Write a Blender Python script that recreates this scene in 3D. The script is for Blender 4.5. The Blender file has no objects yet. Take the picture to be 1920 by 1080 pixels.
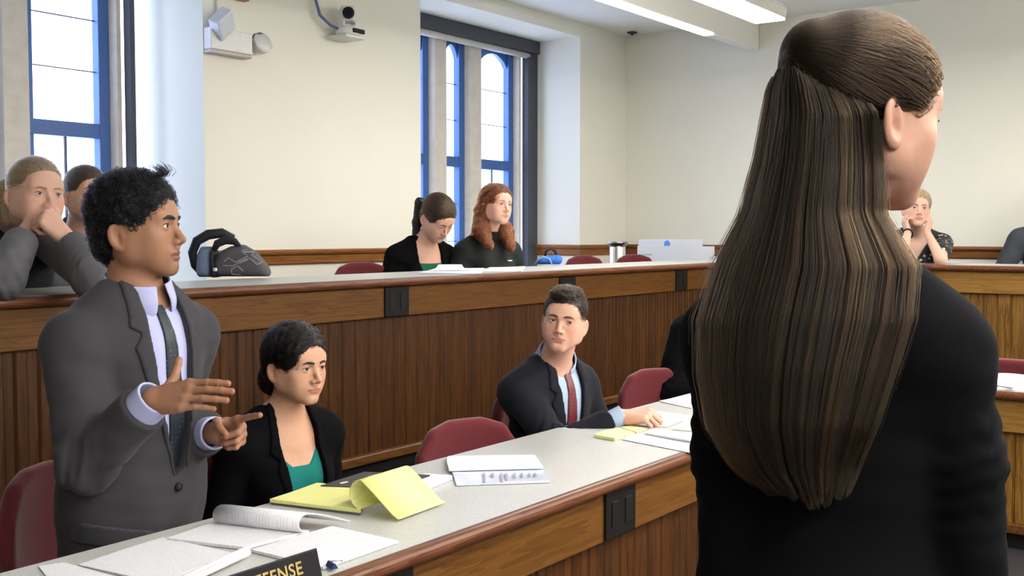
import bpy, bmesh, math, random
import numpy as np
from mathutils import Vector, Matrix

SC = bpy.context.scene
COL = SC.collection
random.seed(4)
RNG = np.random.default_rng(7)

# ------------------------------------------------------------ camera, sky, exposure
FPX, CAMZ = 2050.0, 1.45
YAW, PITCH = math.atan(1480 / FPX), math.atan(102 / FPX)
FW = np.array([-math.sin(YAW) * math.cos(PITCH), math.cos(YAW) * math.cos(PITCH), -math.sin(PITCH)])
RT = np.array([math.cos(YAW), math.sin(YAW), 0.0])
UP = np.cross(RT, FW)
cam_data = bpy.data.cameras.new('camera')
cam_data.sensor_width = 36.0
cam_data.lens = 36.0 * FPX / 1920.0
cam_data.clip_start = 0.05
cam = bpy.data.objects.new('camera', cam_data)
COL.objects.link(cam)
cam.matrix_world = Matrix(((RT[0], UP[0], -FW[0], 0), (RT[1], UP[1], -FW[1], 0), (RT[2], UP[2], -FW[2], CAMZ), (0, 0, 0, 1)))
SC.camera = cam

SKY = 2.2           # overcast daylight outside the windows
LAMP = 14.0          # fluorescent ceiling fixtures
W = bpy.data.worlds.new('overcast_sky')
SC.world = W
W.use_nodes = True
W.node_tree.nodes['Background'].inputs[0].default_value = (0.56, 0.69, 1.0, 1)
W.node_tree.nodes['Background'].inputs[1].default_value = SKY
SC.view_settings.view_transform = 'Standard'
SC.view_settings.look = 'None'
SC.view_settings.gamma = 1.0
SC.view_settings.use_curve_mapping = False
SC.view_settings.exposure = 1.75
SC.cycles.use_denoising = True
SC.cycles.max_bounces = 8
SC.cycles.diffuse_bounces = 5
SC.cycles.sample_clamp_indirect = 6.0
SC.cycles.caustics_reflective = False
SC.cycles.caustics_refractive = False
for (y0, y1) in ((1.99, 4.46), (6.54, 8.86)):        # daylight portals in the two window openings
    L = bpy.data.lights.new('window_portal', 'AREA')
    L.shape = 'RECTANGLE'; L.size = 2.3; L.size_y = y1 - y0
    L.cycles.is_portal = True
    o = bpy.data.objects.new('window_portal', L)
    COL.objects.link(o)
    o.matrix_world = Matrix(((0, 0, -1, -6.34), (0, 1, 0, (y0 + y1) / 2), (1, 0, 0, 2.2), (0, 0, 0, 1)))


def ray(px, py):
    """direction from the viewpoint through a photograph pixel (depth 1)"""
    return FW + RT * (px - 960) / FPX - UP * (py - 540) / FPX

CAM = np.array([0, 0, CAMZ])
def at(px, py, D): return CAM + ray(px, py) * D
def onz(px, py, z): d = ray(px, py); return CAM + d * (z - CAMZ) / d[2]
def onx(px, py, x): d = ray(px, py); return CAM + d * x / d[0]
def ony(px, py, y): d = ray(px, py); return CAM + d * y / d[1]

# ------------------------------------------------------------ tagging
def tag(o, label=None, cat=None, group=None, kind=None):
    if label: o['label'] = label
    if cat: o['category'] = cat
    if group: o['group'] = group
    if kind: o['kind'] = kind
    return o

def empty(name, loc=(0, 0, 0), rz=0.0):
    o = bpy.data.objects.new(name, None)
    COL.objects.link(o)
    o.location = loc
    o.rotation_euler = (0, 0, rz)
    o.empty_display_size = 0.1
    return o

def copy_tree(o, parent=None):
    c = o.copy(); COL.objects.link(c)
    if parent is not None: c.parent = parent
    for ch in list(o.children): copy_tree(ch, c)
    return c

# ------------------------------------------------------------ materials
MATS = {}
class NT:
    """small node helper"""
    def __init__(s, name):
        s.m = bpy.data.materials.new(name); s.m.use_nodes = True
        s.t = s.m.node_tree; s.p = s.t.nodes['Principled BSDF']
    def n(s, typ, **kw):
        nd = s.t.nodes.new(typ)
        for k, v in kw.items():
            if k.startswith('i_'):
                key = k[2:]; key = int(key) if key.isdigit() else key.replace('_', ' ')
                nd.inputs[key].default_value = v
            else: setattr(nd, k, v)
        return nd
    def l(s, a, b): s.t.links.new(a, b)
    def coords(s, scale=(1, 1, 1), kind='Object'):
        tc = s.n('ShaderNodeTexCoord'); mp = s.n('ShaderNodeMapping')
        mp.inputs['Scale'].default_value = scale
        s.l(tc.outputs[kind], mp.inputs['Vector']); return mp.outputs['Vector']
    def noise(s, vec, scale, detail=3, rough=0.5):
        nd = s.n('ShaderNodeTexNoise'); nd.inputs['Scale'].default_value = scale
        nd.inputs['Detail'].default_value = detail; nd.inputs['Roughness'].default_value = rough
        if vec is not None: s.l(vec, nd.inputs['Vector'])
        return nd.outputs['Fac']
    def ramp(s, fac, stops):
        r = s.n('ShaderNodeValToRGB'); e = r.color_ramp.elements
        e[0].position, e[0].color = stops[0][0], (*stops[0][1], 1)
        e[1].position, e[1].color = stops[-1][0], (*stops[-1][1], 1)
        for pos, c in stops[1:-1]:
            q = e.new(pos); q.color = (*c, 1)
        s.l(fac, r.inputs[0]); return r.outputs[0]
    def math(s, op, a, b=0.0):
        nd = s.n('ShaderNodeMath', operation=op)
        for i, v in enumerate((a, b)):
            if isinstance(v, (int, float)): nd.inputs[i].default_value = v
            else: s.l(v, nd.inputs[i])
        return nd.outputs[0]
    def mix(s, fac, a, b, mode='MIX'):
        nd = s.n('ShaderNodeMix', data_type='RGBA', blend_type=mode)
        for i, v in ((0, fac), (6, a), (7, b)):
            if isinstance(v, (int, float)): nd.inputs[i].default_value = v
            elif isinstance(v, tuple): nd.inputs[i].default_value = (*v, 1)
            else: s.l(v, nd.inputs[i])
        return nd.outputs[2]
    def bump(s, h, strength=0.2, dist=0.002):
        b = s.n('ShaderNodeBump'); b.inputs['Strength'].default_value = strength; b.inputs['Distance'].default_value = dist
        s.l(h, b.inputs['Height']); s.l(b.outputs[0], s.p.inputs['Normal'])
    def base(s, c):
        if isinstance(c, tuple): s.p.inputs['Base Color'].default_value = (*c, 1)
        else: s.l(c, s.p.inputs['Base Color'])
    def set(s, **kw):
        for k, v in kw.items(): s.p.inputs[k.replace('_', ' ')].default_value = v
        return s

def srgb(r, g, b):
    f = lambda c: (c / 255 / 12.92) if c / 255 <= 0.04045 else ((c / 255 + 0.055) / 1.055) ** 2.4
    return (f(r), f(g), f(b))

def plain(name, col, rough=0.5, metal=0.0, noise_amt=0.06, nscale=40, bump=0.0, sheen=0.0, bscale=None, spec=0.5):
    if name in MATS: return MATS[name]
    k = NT(name); k.set(Roughness=rough, Metallic=metal, Specular_IOR_Level=spec)
    v = k.coords()
    n = k.noise(v, nscale)
    a = tuple(c * (1 - noise_amt) for c in col); b = tuple(min(1, c * (1 + noise_amt)) for c in col)
    k.base(k.ramp(n, [(0.3, a), (0.7, b)]))
    if bump: k.bump(k.noise(v, bscale or nscale * 4, 2), bump)
    if sheen:
        k.set(Sheen_Weight=sheen, Sheen_Roughness=0.4)
    MATS[name] = k.m
    return k.m

def oak(name, axis, dark, light, board=0.0, baxis=1, rough=0.38, k_=0.56):
    """oak grain stretched along one axis (0 x, 1 y, 2 z); board > 0 gives every board its own figure"""
    if name in MATS: return MATS[name]
    dark = tuple(c * k_ for c in dark); light = tuple(c * k_ for c in light)
    k = NT(name)
    tc = k.n('ShaderNodeTexCoord'); vec = tc.outputs['Object']
    if board:
        sx = k.n('ShaderNodeSeparateXYZ'); k.l(vec, sx.inputs[0])
        fl = k.math('FLOOR', k.math('DIVIDE', sx.outputs[baxis], board))
        wn = k.n('ShaderNodeTexWhiteNoise', noise_dimensions='1D'); k.l(fl, wn.inputs['W'])
        vm = k.n('ShaderNodeVectorMath', operation='MULTIPLY_ADD')
        k.l(wn.outputs['Color'], vm.inputs[0]); vm.inputs[1].default_value = (3, 3, 3); k.l(vec, vm.inputs[2])
        vec = vm.outputs[0]
    sc = [9.0, 9.0, 9.0]; sc[axis] = 0.55
    mp = k.n('ShaderNodeMapping'); mp.inputs['Scale'].default_value = sc; k.l(vec, mp.inputs['Vector'])
    big = k.noise(mp.outputs[0], 2.2, 4, 0.55)
    sc2 = [90.0, 90.0, 90.0]; sc2[axis] = 3.0
    mp2 = k.n('ShaderNodeMapping'); mp2.inputs['Scale'].default_value = sc2; k.l(vec, mp2.inputs['Vector'])
    fine = k.noise(mp2.outputs[0], 1.5, 3, 0.6)
    rings = k.math('FRACT', k.math('MULTIPLY', big, 7.0))
    f = k.math('ADD', k.math('MULTIPLY', rings, 0.42), k.math('MULTIPLY', fine, 0.62))
    mid = tuple((a + b) / 2 for a, b in zip(dark, light))
    col = k.ramp(f, [(0.22, dark), (0.5, mid), (0.85, light)])
    if board:
        tint = k.math('ADD', k.math('MULTIPLY', wn.outputs['Value'], 0.35), 0.82)
        cmb = k.n('ShaderNodeCombineColor')
        for i in range(3): k.l(tint, cmb.inputs[i])
        col = k.mix(1.0, col, cmb.outputs[0], 'MULTIPLY')
    k.base(col); k.set(Roughness=rough + 0.06, Specular_IOR_Level=0.28)
    k.bump(fine, 0.12, 0.001)
    MATS[name] = k.m
    return k.m

def glow(name, col, strength):
    k = NT(name); k.base((0.9, 0.9, 0.9)); k.p.inputs['Emission Color'].default_value = (*col, 1); k.p.inputs['Emission Strength'].default_value = strength
    return k.m

def wall_mat(name, col):
    k = NT(name); v = k.coords()
    n = k.noise(v, 1.3, 4)
    k.base(k.ramp(n, [(0.3, tuple(c * 0.97 for c in col)), (0.7, col)]))
    k.set(Roughness=0.85, Specular_IOR_Level=0.15); k.bump(k.noise(v, 140, 3), 0.10, 0.002)
    return k.m

M_WALL = wall_mat('cream_wall_paint', (0.80, 0.785, 0.70))
M_CEIL = wall_mat('ceiling_paint', (0.84, 0.85, 0.82))
M_STONE = plain('limestone', (0.62, 0.58, 0.52), 0.85, nscale=14, bump=0.15)
M_CARPET = plain('dark_carpet', (0.030, 0.026, 0.030), 0.95, nscale=200, noise_amt=0.4, bump=0.5, spec=0.1)
M_BLUEFRINGE = plain('steel_glare_blue', (0.035, 0.11, 0.33), 0.45)  # blue glare around the panes painted into the dark frame colour
M_DARKSTEEL = plain('dark_bronze_steel', (0.045, 0.048, 0.062), 0.5)
M_BLIND = plain('roller_blind_cloth', (0.55, 0.54, 0.50), 0.9)
OD, OL = srgb(96, 52, 18), srgb(158, 100, 42)
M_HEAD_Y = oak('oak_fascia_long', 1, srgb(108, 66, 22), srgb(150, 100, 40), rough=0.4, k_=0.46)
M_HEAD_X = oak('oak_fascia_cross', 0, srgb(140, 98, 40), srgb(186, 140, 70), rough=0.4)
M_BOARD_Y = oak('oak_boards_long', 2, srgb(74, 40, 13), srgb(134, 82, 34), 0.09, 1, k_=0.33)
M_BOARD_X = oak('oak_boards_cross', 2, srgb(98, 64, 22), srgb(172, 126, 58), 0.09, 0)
M_MOLD = oak('oak_nosing', 1, srgb(112, 62, 38), srgb(166, 106, 74), rough=0.30, k_=0.42)
M_RAIL = oak('oak_chair_rail', 1, srgb(140, 84, 34), srgb(196, 132, 66), rough=0.3)
M_RAILX = oak('oak_chair_rail_cross', 0, srgb(120, 70, 32), srgb(176, 116, 64), rough=0.3)
M_DARKOAK = oak('oak_skirting', 1, srgb(84, 46, 18), srgb(138, 88, 40))
M_BLACK = plain('black_plastic', (0.006, 0.006, 0.007), 0.5, spec=0.25)
M_OUTLET = plain('brown_black_outlet', (0.007, 0.006, 0.006), 0.5, spec=0.2)
M_WHITE = plain('white_plastic', (0.72, 0.72, 0.70), 0.4)
M_CHROME = plain('brushed_chrome', (0.75, 0.73, 0.70), 0.16, 1.0, noise_amt=0.02)
M_MAROON = plain('maroon_wool', srgb(98, 38, 45), 0.92, nscale=260, noise_amt=0.16, bump=0.35, sheen=0.35, bscale=700, spec=0.2)

def laminate():
    k = NT('speckled_grey_laminate'); v = k.coords()
    sp = k.noise(v, 420, 2, 0.6)
    k.base(k.ramp(sp, [(0.34, (0.36, 0.365, 0.355)), (0.5, (0.45, 0.455, 0.445)), (0.66, (0.56, 0.565, 0.55))]))
    k.set(Roughness=0.34, Specular_IOR_Level=0.5)
    return k.m
M_LAM = laminate()

# ------------------------------------------------------------ mesh builder
class MB:
    def __init__(s): s.v = []; s.f = []; s.fm = []; s.mi = 0; s.sm = []; s.smooth = False
    def add(s, vs, fs):
        o = len(s.v); s.v += [tuple(map(float, p)) for p in vs]
        for f in fs: s.f.append([o + i for i in f]); s.fm.append(s.mi); s.sm.append(s.smooth)
        return s
    def box(s, lo, hi, M=None):
        x0, y0, z0 = lo; x1, y1, z1 = hi
        vs = [(x0, y0, z0), (x1, y0, z0), (x1, y1, z0), (x0, y1, z0), (x0, y0, z1), (x1, y0, z1), (x1, y1, z1), (x0, y1, z1)]
        if M is not None: vs = [tuple(M @ Vector(p)) for p in vs]
        return s.add(vs, [(0, 3, 2, 1), (4, 5, 6, 7), (0, 1, 5, 4), (1, 2, 6, 5), (2, 3, 7, 6), (3, 0, 4, 7)])
    def prism(s, poly, a0, a1, axis=2, M=None):
        n = len(poly)
        def P(q, a):
            p = [0, 0, 0]; o = [i for i in range(3) if i != axis]
            p[o[0]], p[o[1]], p[axis] = q[0], q[1], a
            return tuple(M @ Vector(p)) if M is not None else tuple(p)
        vs = [P(q, a0) for q in poly] + [P(q, a1) for q in poly]
        return s.add(vs, [tuple(range(n))[::-1], tuple(range(n, 2 * n))] + [(i, (i + 1) % n, n + (i + 1) % n, n + i) for i in range(n)])
    def rings(s, rings, close=True, cap=True):
        n = len(rings[0]); vs = [p for r in rings for p in r]; fs = []
        for k in range(len(rings) - 1):
            for i in range(n if close else n - 1):
                j = (i + 1) % n
                fs.append((k * n + i, k * n + j, (k + 1) * n + j, (k + 1) * n + i))
        if cap and close:
            fs.append(tuple(range(n))[::-1]); fs.append(tuple(range((len(rings) - 1) * n, len(rings) * n)))
        return s.add(vs, fs)
    def tube(s, path, r, n=10, cap=True):
        P = [Vector(p) for p in path]; rs = r if hasattr(r, '__len__') else [r] * len(P)
        rg = []; ref = None
        for i, p in enumerate(P):
            t = (P[min(i + 1, len(P) - 1)] - P[max(i - 1, 0)]).normalized()
            if ref is None: ref = Vector((0, 0, 1)) if abs(t.z) < 0.9 else Vector((1, 0, 0))
            u = (ref - t * ref.dot(t)).normalized(); w = t.cross(u); ref = u
            rg.append([tuple(p + (u * math.cos(a) + w * math.sin(a)) * rs[i]) for a in [2 * math.pi * q / n for q in range(n)]])
        sm = s.smooth; s.smooth = True; s.rings(rg, True, cap); s.smooth = sm
        return s
    def lathe(s, prof, c=(0, 0, 0), n=24, M=None):
        rg = []
        for r, z in prof:
            ring = [(c[0] + r * math.cos(2 * math.pi * i / n), c[1] + r * math.sin(2 * math.pi * i / n), c[2] + z) for i in range(n)]
            if M is not None: ring = [tuple(M @ Vector(p)) for p in ring]
            rg.append(ring)
        sm = s.smooth; s.smooth = True; s.rings(rg, True, True); s.smooth = sm
        return s
    def sweep(s, prof, path, cap=True):
        """profile (offset to the right of travel, z) swept along an xy polyline with mitred corners"""
        P = [Vector((p[0], p[1])) for p in path]; rg = []
        for i, p in enumerate(P):
            d0 = (P[i] - P[i - 1]).normalized() if i > 0 else None
            d1 = (P[i + 1] - P[i]).normalized() if i < len(P) - 1 else None
            d0 = d0 or d1; d1 = d1 or d0
            n0 = Vector((d0.y, -d0.x)); n1 = Vector((d1.y, -d1.x)); m = (n0 + n1); m = m / m.dot(n0) if m.length > 1e-6 else n0
            rg.append([(p.x + m.x * o, p.y + m.y * o, z) for o, z in prof])
        return s.rings(rg, True, cap)
    def build(s, name, mats, parent=None, loc=None, bevel=0.0, seg=2, smooth_angle=None, subsurf=0):
        me = bpy.data.meshes.new(name)
        me.from_pydata(s.v, [], s.f)
        for m in (mats if isinstance(mats, (list, tuple)) else [mats]): me.materials.append(m)
        me.polygons.foreach_set('material_index', s.fm)
        me.polygons.foreach_set('use_smooth', s.sm)
        me.update()
        bm = bmesh.new(); bm.from_mesh(me); bmesh.ops.recalc_face_normals(bm, faces=bm.faces); bm.to_mesh(me); bm.free()
        o = bpy.data.objects.new(name, me); COL.objects.link(o)
        if parent is not None: o.parent = parent
        if loc is not None: o.location = loc
        if bevel:
            b = o.modifiers.new('edge', 'BEVEL'); b.width = bevel; b.segments = seg; b.limit_method = 'ANGLE'; b.angle_limit = 0.7
            b.harden_normals = False
        if subsurf:
            b = o.modifiers.new('soft', 'SUBSURF'); b.levels = subsurf; b.render_levels = subsurf
        return o

def struct(o, label=None):
    o['kind'] = 'structure'
    if label: o['label'] = label
    return o
# ============================================================ THE ROOM
XW, XG, YB, ZC = -5.60, -6.16, 9.72, 3.44
Z2 = 0.49                                   # upper tier floor
UX0, UX1, UY0, UY1 = -3.62, -4.20, 7.97, 8.53   # upper bench worktop
FX0, FX1, FY0, FY1 = -1.64, -2.22, 5.36, 5.95   # front bench worktop
XR, YR = 5.6, -4.0

struct(MB().box((XW - 0.7, YR, -0.2), (XR, YB, 0.0)).build('floor', M_CARPET))
m = MB()
m.prism([(XW, YR), (-3.70, YR), (-3.70, 8.05), (XR, 8.05), (XR, YB), (XW, YB)], 0.0, Z2)
struct(m.build('floor_upper_tier', M_CARPET))
struct(MB().box((XW - 0.7, YR, ZC), (XR, YB + 0.1, ZC + 0.15)).build('ceiling', M_CEIL))
struct(MB().box((XW - 0.7, YB, 0), (XR, YB + 0.2, ZC)).build('wall_back', M_WALL))
struct(MB().box((XR, YR, 0), (XR + 0.2, YB + 0.2, ZC)).build('wall_right', M_WALL))
struct(MB().box((XW - 0.7, YR - 0.2, 0), (XR + 0.2, YR, ZC)).build('wall_front', M_WALL))
WIN = [(2.12, 4.46), (6.54, 8.862)]
SILL, HEADZ = 1.02, 3.31
m = MB(); XT = XG - 0.14
m.box((XT, YR, 0), (XW, WIN[0][0], ZC)); m.box((XT, WIN[0][1], 0), (XW, WIN[1][0], ZC)); m.box((XT, WIN[1][1], 0), (XW, YB, ZC))
for a, b in WIN:
    m.box((XT, a, 0), (XW, b, SILL)); m.box((XT, a, HEADZ), (XW, b, ZC))
struct(m.build('wall_left', M_WALL))

def rail_profile(z0=1.236, z1=1.342):
    h = z1 - z0
    return [(-0.001, z0), (0.012, z0 + 0.003), (0.020, z0 + 0.014), (0.014, z0 + 0.022), (0.014, z0 + 0.062), (0.018, z0 + 0.066),
            (0.030, z0 + 0.074), (0.036, z0 + 0.088), (0.034, z0 + 0.100), (0.026, z1), (-0.001, z1)]
m = MB().sweep(rail_profile(), [(XW, WIN[0][1]), (XW, WIN[1][0])])
struct(m.build('trim_1', M_RAIL))
m = MB().sweep(rail_profile(), [(XG + 0.01, WIN[1][1]), (XW, WIN[1][1]), (XW, YB)])
struct(m.build('trim_2', M_RAIL))
m = MB().sweep(rail_profile(), [(XW, YB), (XR, YB)])
struct(m.build('trim_3', M_RAILX))
m = MB().sweep(rail_profile(), [(XW, YR), (XW, WIN[0][0])])
struct(m.build('trim_4', M_RAIL))
# skirting on the upper tier
m = MB().box((XW, YR, Z2), (XW + 0.015, YB, Z2 + 0.11))
struct(m.build('baseboard_left', M_DARKOAK))
m = MB().box((XW, YB - 0.015, Z2), (XR, YB, Z2 + 0.11))
struct(m.build('baseboard_back', M_RAILX))

# ------------------------------------------------------------ windows: three lights, stone mullions, steel casements
def arch(y0, y1, z0, z1, rise=0.10, n=9):
    pts = [(y0, z0), (y1, z0), (y1, z1 - rise)]
    for i in range(1, n):
        t = i / n; pts.append((y1 + (y0 - y1) * t, z1 - rise + rise * math.sin(math.pi * t) ** 0.6))
    return pts + [(y0, z1 - rise)]

def glass_mat():
    k = NT('clear_window_glass'); k.base((1, 1, 1))
    t = k.n('ShaderNodeBsdfTransparent'); g = k.n('ShaderNodeBsdfGlossy'); g.inputs['Roughness'].default_value = 0.05
    mxv = 0.04
    mx = k.n('ShaderNodeMixShader'); out = k.t.nodes['Material Output']
    mx.inputs[0].default_value = mxv; k.l(t.outputs[0], mx.inputs[1]); k.l(g.outputs[0], mx.inputs[2]); k.l(mx.outputs[0], out.inputs[0])
    return k.m
M_GLASS = glass_mat()

def window(name, off, jamb_r):
    root = empty(name, (XG, off + 7.717, SILL)); struct(root)
    T = lambda y: y + off - (off + 7.717)
    zl = lambda z: z - SILL
    # stone mullions and reveals
    stones = [(6.74, 6.805), (7.365, 7.565), (7.87, 8.07), (8.63, 8.70)]
    m = MB()
    for a, b in stones:
        m.prism([(0.0, T(a) + 0.02), (0.0, T(b) - 0.02), (-0.05, T(b)), (-0.13, T(b)), (-0.13, T(a)), (-0.05, T(a))], 0, zl(HEADZ))
    struct(m.build('mullion', M_STONE, root))
    m = MB(); m.box((-0.15, T(6.54) - 0.3, -0.04), (0.03, T(8.70), 0.03)); m.box((-0.13, T(6.6), zl(3.20)), (0.0, T(8.7), zl(HEADZ)))
    struct(m.build('sill', M_STONE, root))
    for a, b in ((6.805, 7.365), (7.565, 7.87), (8.07, 8.63)):
        wide = b - a > 0.4
        fr = MB(); gl = MB(); bars = MB()
        # steel casement: outer frame, transom, glazing bars
        sd = 0.075
        xo, xi = -0.125, -0.075
        fr.box((xo, T(a), 0.02), (xi, T(a) + 0.05, zl(3.20))); fr.box((xo, T(b) - sd, 0.02), (xi + 0.02, T(b), zl(3.20)))
        fr.box((xo, T(a), zl(2.052)), (xi + 0.015, T(b), zl(2.145)))
        fr.box((xo, T(a), 0.02), (xi, T(b), 0.08))
        # arched head plate
        n = 10; y0, y1 = T(a) + 0.05, T(b) - sd; top = []
        for i in range(n + 1):
            t = i / n; top.append((y0 + (y1 - y0) * t, zl(3.03) + 0.115 * math.sin(math.pi * t) ** 0.7))
        fr.prism(top + [(y1, zl(3.20)), (y0, zl(3.20))], xo, xi, axis=0)
        for z in (2.474, 2.797):
            bars.box((xo + 0.02, y0, zl(z) - 0.0035), (xo + 0.030, y1, zl(z) + 0.0035))
        for z in (1.72, 1.38):
            bars.box((xo + 0.02, y0, zl(z) - 0.0035), (xo + 0.030, y1, zl(z) + 0.0035))
        if wide: bars.box((xo + 0.02, (y0 + y1) / 2 - 0.007, 0.05), (xo + 0.035, (y0 + y1) / 2 + 0.007, zl(2.06)))
        gl.box((xo + 0.024, y0, 0.05), (xo + 0.028, y1, zl(3.16)))
        f = struct(fr.build('window_frame', M_BLUEFRINGE, root, bevel=0.004))
        struct(bars.build('glazing_bars', M_DARKSTEEL, f)); struct(gl.build('pane', M_GLASS, f))
    # roller blind: dark side channels, dark head box, rolled cloth
    bl = empty('roller_blind_' + name[-1], (0, 0, 0)); struct(bl); bl.parent = root
    bl.name = 'window_blind'
    m = MB(); m.box((0.002, T(8.70), 0.0), (0.07, T(jamb_r), zl(3.3)))
    struct(m.build('blind_channel', M_DARKSTEEL, bl))
    m = MB(); m.box((0.002, T(6.54 if off == 0 else 6.54), 0.0), (0.07, T(6.70), zl(3.3)))
    struct(m.build('blind_channel', M_DARKSTEEL, bl))
    m = MB(); m.box((0.0, T(6.545), zl(3.19)), (0.10, T(8.862), zl(3.308)))
    struct(m.build('blind_head_box', M_DARKSTEEL, bl, bevel=0.004))
    m = MB().tube([(0.045, T(6.60), zl(3.165)), (0.045, T(8.73), zl(3.165))], 0.030, 14)
    struct(m.build('blind_roll', M_BLIND, bl))
window('window_1', -4.42, 8.735)
window('window_2', 0.0, 8.862)

# ------------------------------------------------------------ ceiling fixtures
M_TUBE = glow('fluorescent_lens', (1.0, 0.955, 0.88), LAMP)
def fixture(x, y0, y1, label):
    r = empty('ceiling_light', (x, (y0 + y1) / 2, 3.0)); tag(r, label, 'ceiling light', 'fluorescent fixtures hung from the ceiling')
    h = (y1 - y0) / 2
    m = MB(); m.prism([(-0.115, 0.004), (-0.125, 0.07), (-0.09, 0.11), (0.09, 0.11), (0.125, 0.07), (0.115, 0.004)], -h, h, axis=1)
    m.build('housing', M_WHITE, r)
    MB().box((-0.112, -h + 0.01, -0.012), (0.112, h - 0.01, 0.004)).build('diffuser', M_TUBE, r)
    for q in (-0.8, 0.0, 0.8):
        MB().tube([(0, q * h, 0.10), (0, q * h, ZC - 3.0)], 0.006, 8).build('hanger_rod', M_CHROME, r)
fixture(-3.185, 5.2, 7.63, 'glowing white fluorescent fixture hung over the benches')
fixture(0.05, 1.2, 8.4, 'unseen fluorescent fixture over the middle of the well, lengthened for light')  # out of view, run long to spread the light evenly
fixture(1.6, -3.0, 8.8, 'unseen fluorescent fixture added for light right of the middle of the well')  # extra unseen fixture added to even out the wall brightness
fixture(3.6, -3.0, 8.8, 'unseen fluorescent fixture near the right wall, lengthened for light')  # out of view, its length extended to lift the back wall
# slim raceway along the left side, its near stretch given a weak glow
r = empty('ceiling_strip', (-4.215, 6.4, 3.17)); tag(r, 'slim cream strip running under the ceiling to the back wall', 'ceiling light')
MB().box((-0.05, -3.4, 0.012), (0.05, 3.31, ZC - 3.17)).build('housing', M_CEIL, r, bevel=0.006)
MB().box((-0.048, -3.4, -0.008), (0.048, 2.35, 0.012)).build('diffuser', glow('warm_strip_glow', (1.0, 0.93, 0.66), 0.72), r)
MB().box((-0.048, 2.35, -0.004), (0.048, 3.31, 0.012)).build('end_cover', M_CEIL, r)
o = MB().lathe([(0.002, 0.0), (0.05, -0.002), (0.05, -0.012), (0.02, -0.016), (0.016, -0.03), (0.0, -0.032)], (0, 0, 0), 16).build('sprinkler', M_DARKSTEEL, None, (-5.43, 9.55, ZC))
tag(o, 'small dark sprinkler head in the far corner of the ceiling', 'sprinkler')

# ------------------------------------------------------------ benches
def nosing(z):      # half-round oak nosing, offset outward from the laminate edge, z = worktop top
    p = [(0.0, z - 0.040)]
    for i in range(9):
        a = -math.pi / 2 + math.pi * i / 8
        p.append((0.012 + 0.018 * math.cos(a), z - 0.019 + 0.020 * math.sin(a)))
    return p + [(0.0, z + 0.001)]

def beadboard(m, p0, p1, n, z0, z1, pitch=0.09):
    """vertical boards with beaded V joints from p0 to p1 (xy), face normal n"""
    P0, P1, N = Vector(p0), Vector(p1), Vector(n)
    L = (P1 - P0).length; d = (P1 - P0) / L
    k = round(L / pitch); w = L / k; prof = []
    for i in range(k):
        s = i * w
        prof += [(s, -0.006), (s + 0.006, 0.0), (s + w * 0.5 - 0.004, 0.0), (s + w * 0.5, -0.0025), (s + w * 0.5 + 0.004, 0.0), (s + w - 0.010, 0.0), (s + w - 0.007, -0.004), (s + w - 0.003, 0.0)]
    prof.append((L, -0.006))
    pts = [P0 + d * s + N * o for s, o in prof]
    back = [P1 - N * 0.03, P0 - N * 0.03]
    poly = [(p.x, p.y) for p in pts + back]
    m.prism(poly, z0, z1)

def bench(name, label, x0, x1, y0, y1, z, zb, zstart, xe, deep):
    """U bench: left leg along y (inner edge x0), cross leg along x (inner edge y0)"""
    r = empty(name, (x0, y0, zstart)); tag(r, label, 'bench')
    lx = lambda x: x - x0
    ly = lambda y: y - y0
    A = YR + 0.6
    m = MB(); m.prism([(0, ly(A)), (0, 0), (lx(xe), 0), (lx(xe), ly(y1)), (lx(x1), ly(y1)), (lx(x1), ly(A))], z - 0.036 - zstart, z - zstart)
    m.build('worktop', M_LAM, r)
    m = MB(); m.sweep([(o, q - zstart) for o, q in nosing(z)], [(0, ly(A)), (0, 0), (lx(xe), 0)])
    m.smooth = True
    o = m.build('edge_nosing', M_MOLD, r)
    zt, zh = z - 0.040 - zstart, z - 0.190 - zstart
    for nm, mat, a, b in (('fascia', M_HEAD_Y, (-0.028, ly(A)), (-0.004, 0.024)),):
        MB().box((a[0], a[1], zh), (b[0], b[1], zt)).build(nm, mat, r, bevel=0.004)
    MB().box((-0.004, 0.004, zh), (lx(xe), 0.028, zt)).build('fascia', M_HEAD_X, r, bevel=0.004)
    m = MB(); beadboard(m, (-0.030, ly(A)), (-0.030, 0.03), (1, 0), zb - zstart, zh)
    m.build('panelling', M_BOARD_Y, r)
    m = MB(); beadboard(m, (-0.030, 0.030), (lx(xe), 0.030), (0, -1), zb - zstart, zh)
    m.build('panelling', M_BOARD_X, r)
    # oak ledge below the boards, dark kick board down to the floor
    m = MB(); m.sweep([(-0.034, zb - zstart), (0.03, zb - zstart), (0.036, zb - 0.006 - zstart), (0.036, zb - 0.042 - zstart), (0.026, zb - 0.048 - zstart), (-0.034, zb - 0.048 - zstart)], [(-0.03, ly(A)), (-0.03, 0.03), (lx(xe), 0.03)])
    m.build('ledge', M_DARKOAK, r, bevel=0.002)
    m = MB(); m.sweep([(-0.03, 0.0), (0.0, 0.0), (0.0, zb - 0.048 - zstart), (-0.03, zb - 0.048 - zstart)], [(-0.035, ly(A)), (-0.035, 0.035), (lx(xe), 0.035)])
    m.build('kick_board', M_BLACK, r)
    # end panels and supports under the worktop
    for yy in np.arange(A + 0.4, y0 - 0.2, 1.45):
        MB().box((lx(x1) + 0.03, ly(yy), (deep - zstart)), (-0.06, ly(yy) + 0.03, z - 0.036 - zstart)).build('support_panel', M_DARKOAK, r)
    for xx in np.arange(x0 + 0.8, xe - 0.2, 1.45):
        MB().box((lx(xx), 0.06, (deep - zstart)), (lx(xx) + 0.03, ly(y1) - 0.03, z - 0.036 - zstart)).build('support_panel', M_DARKOAK, r)
    return r
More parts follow.
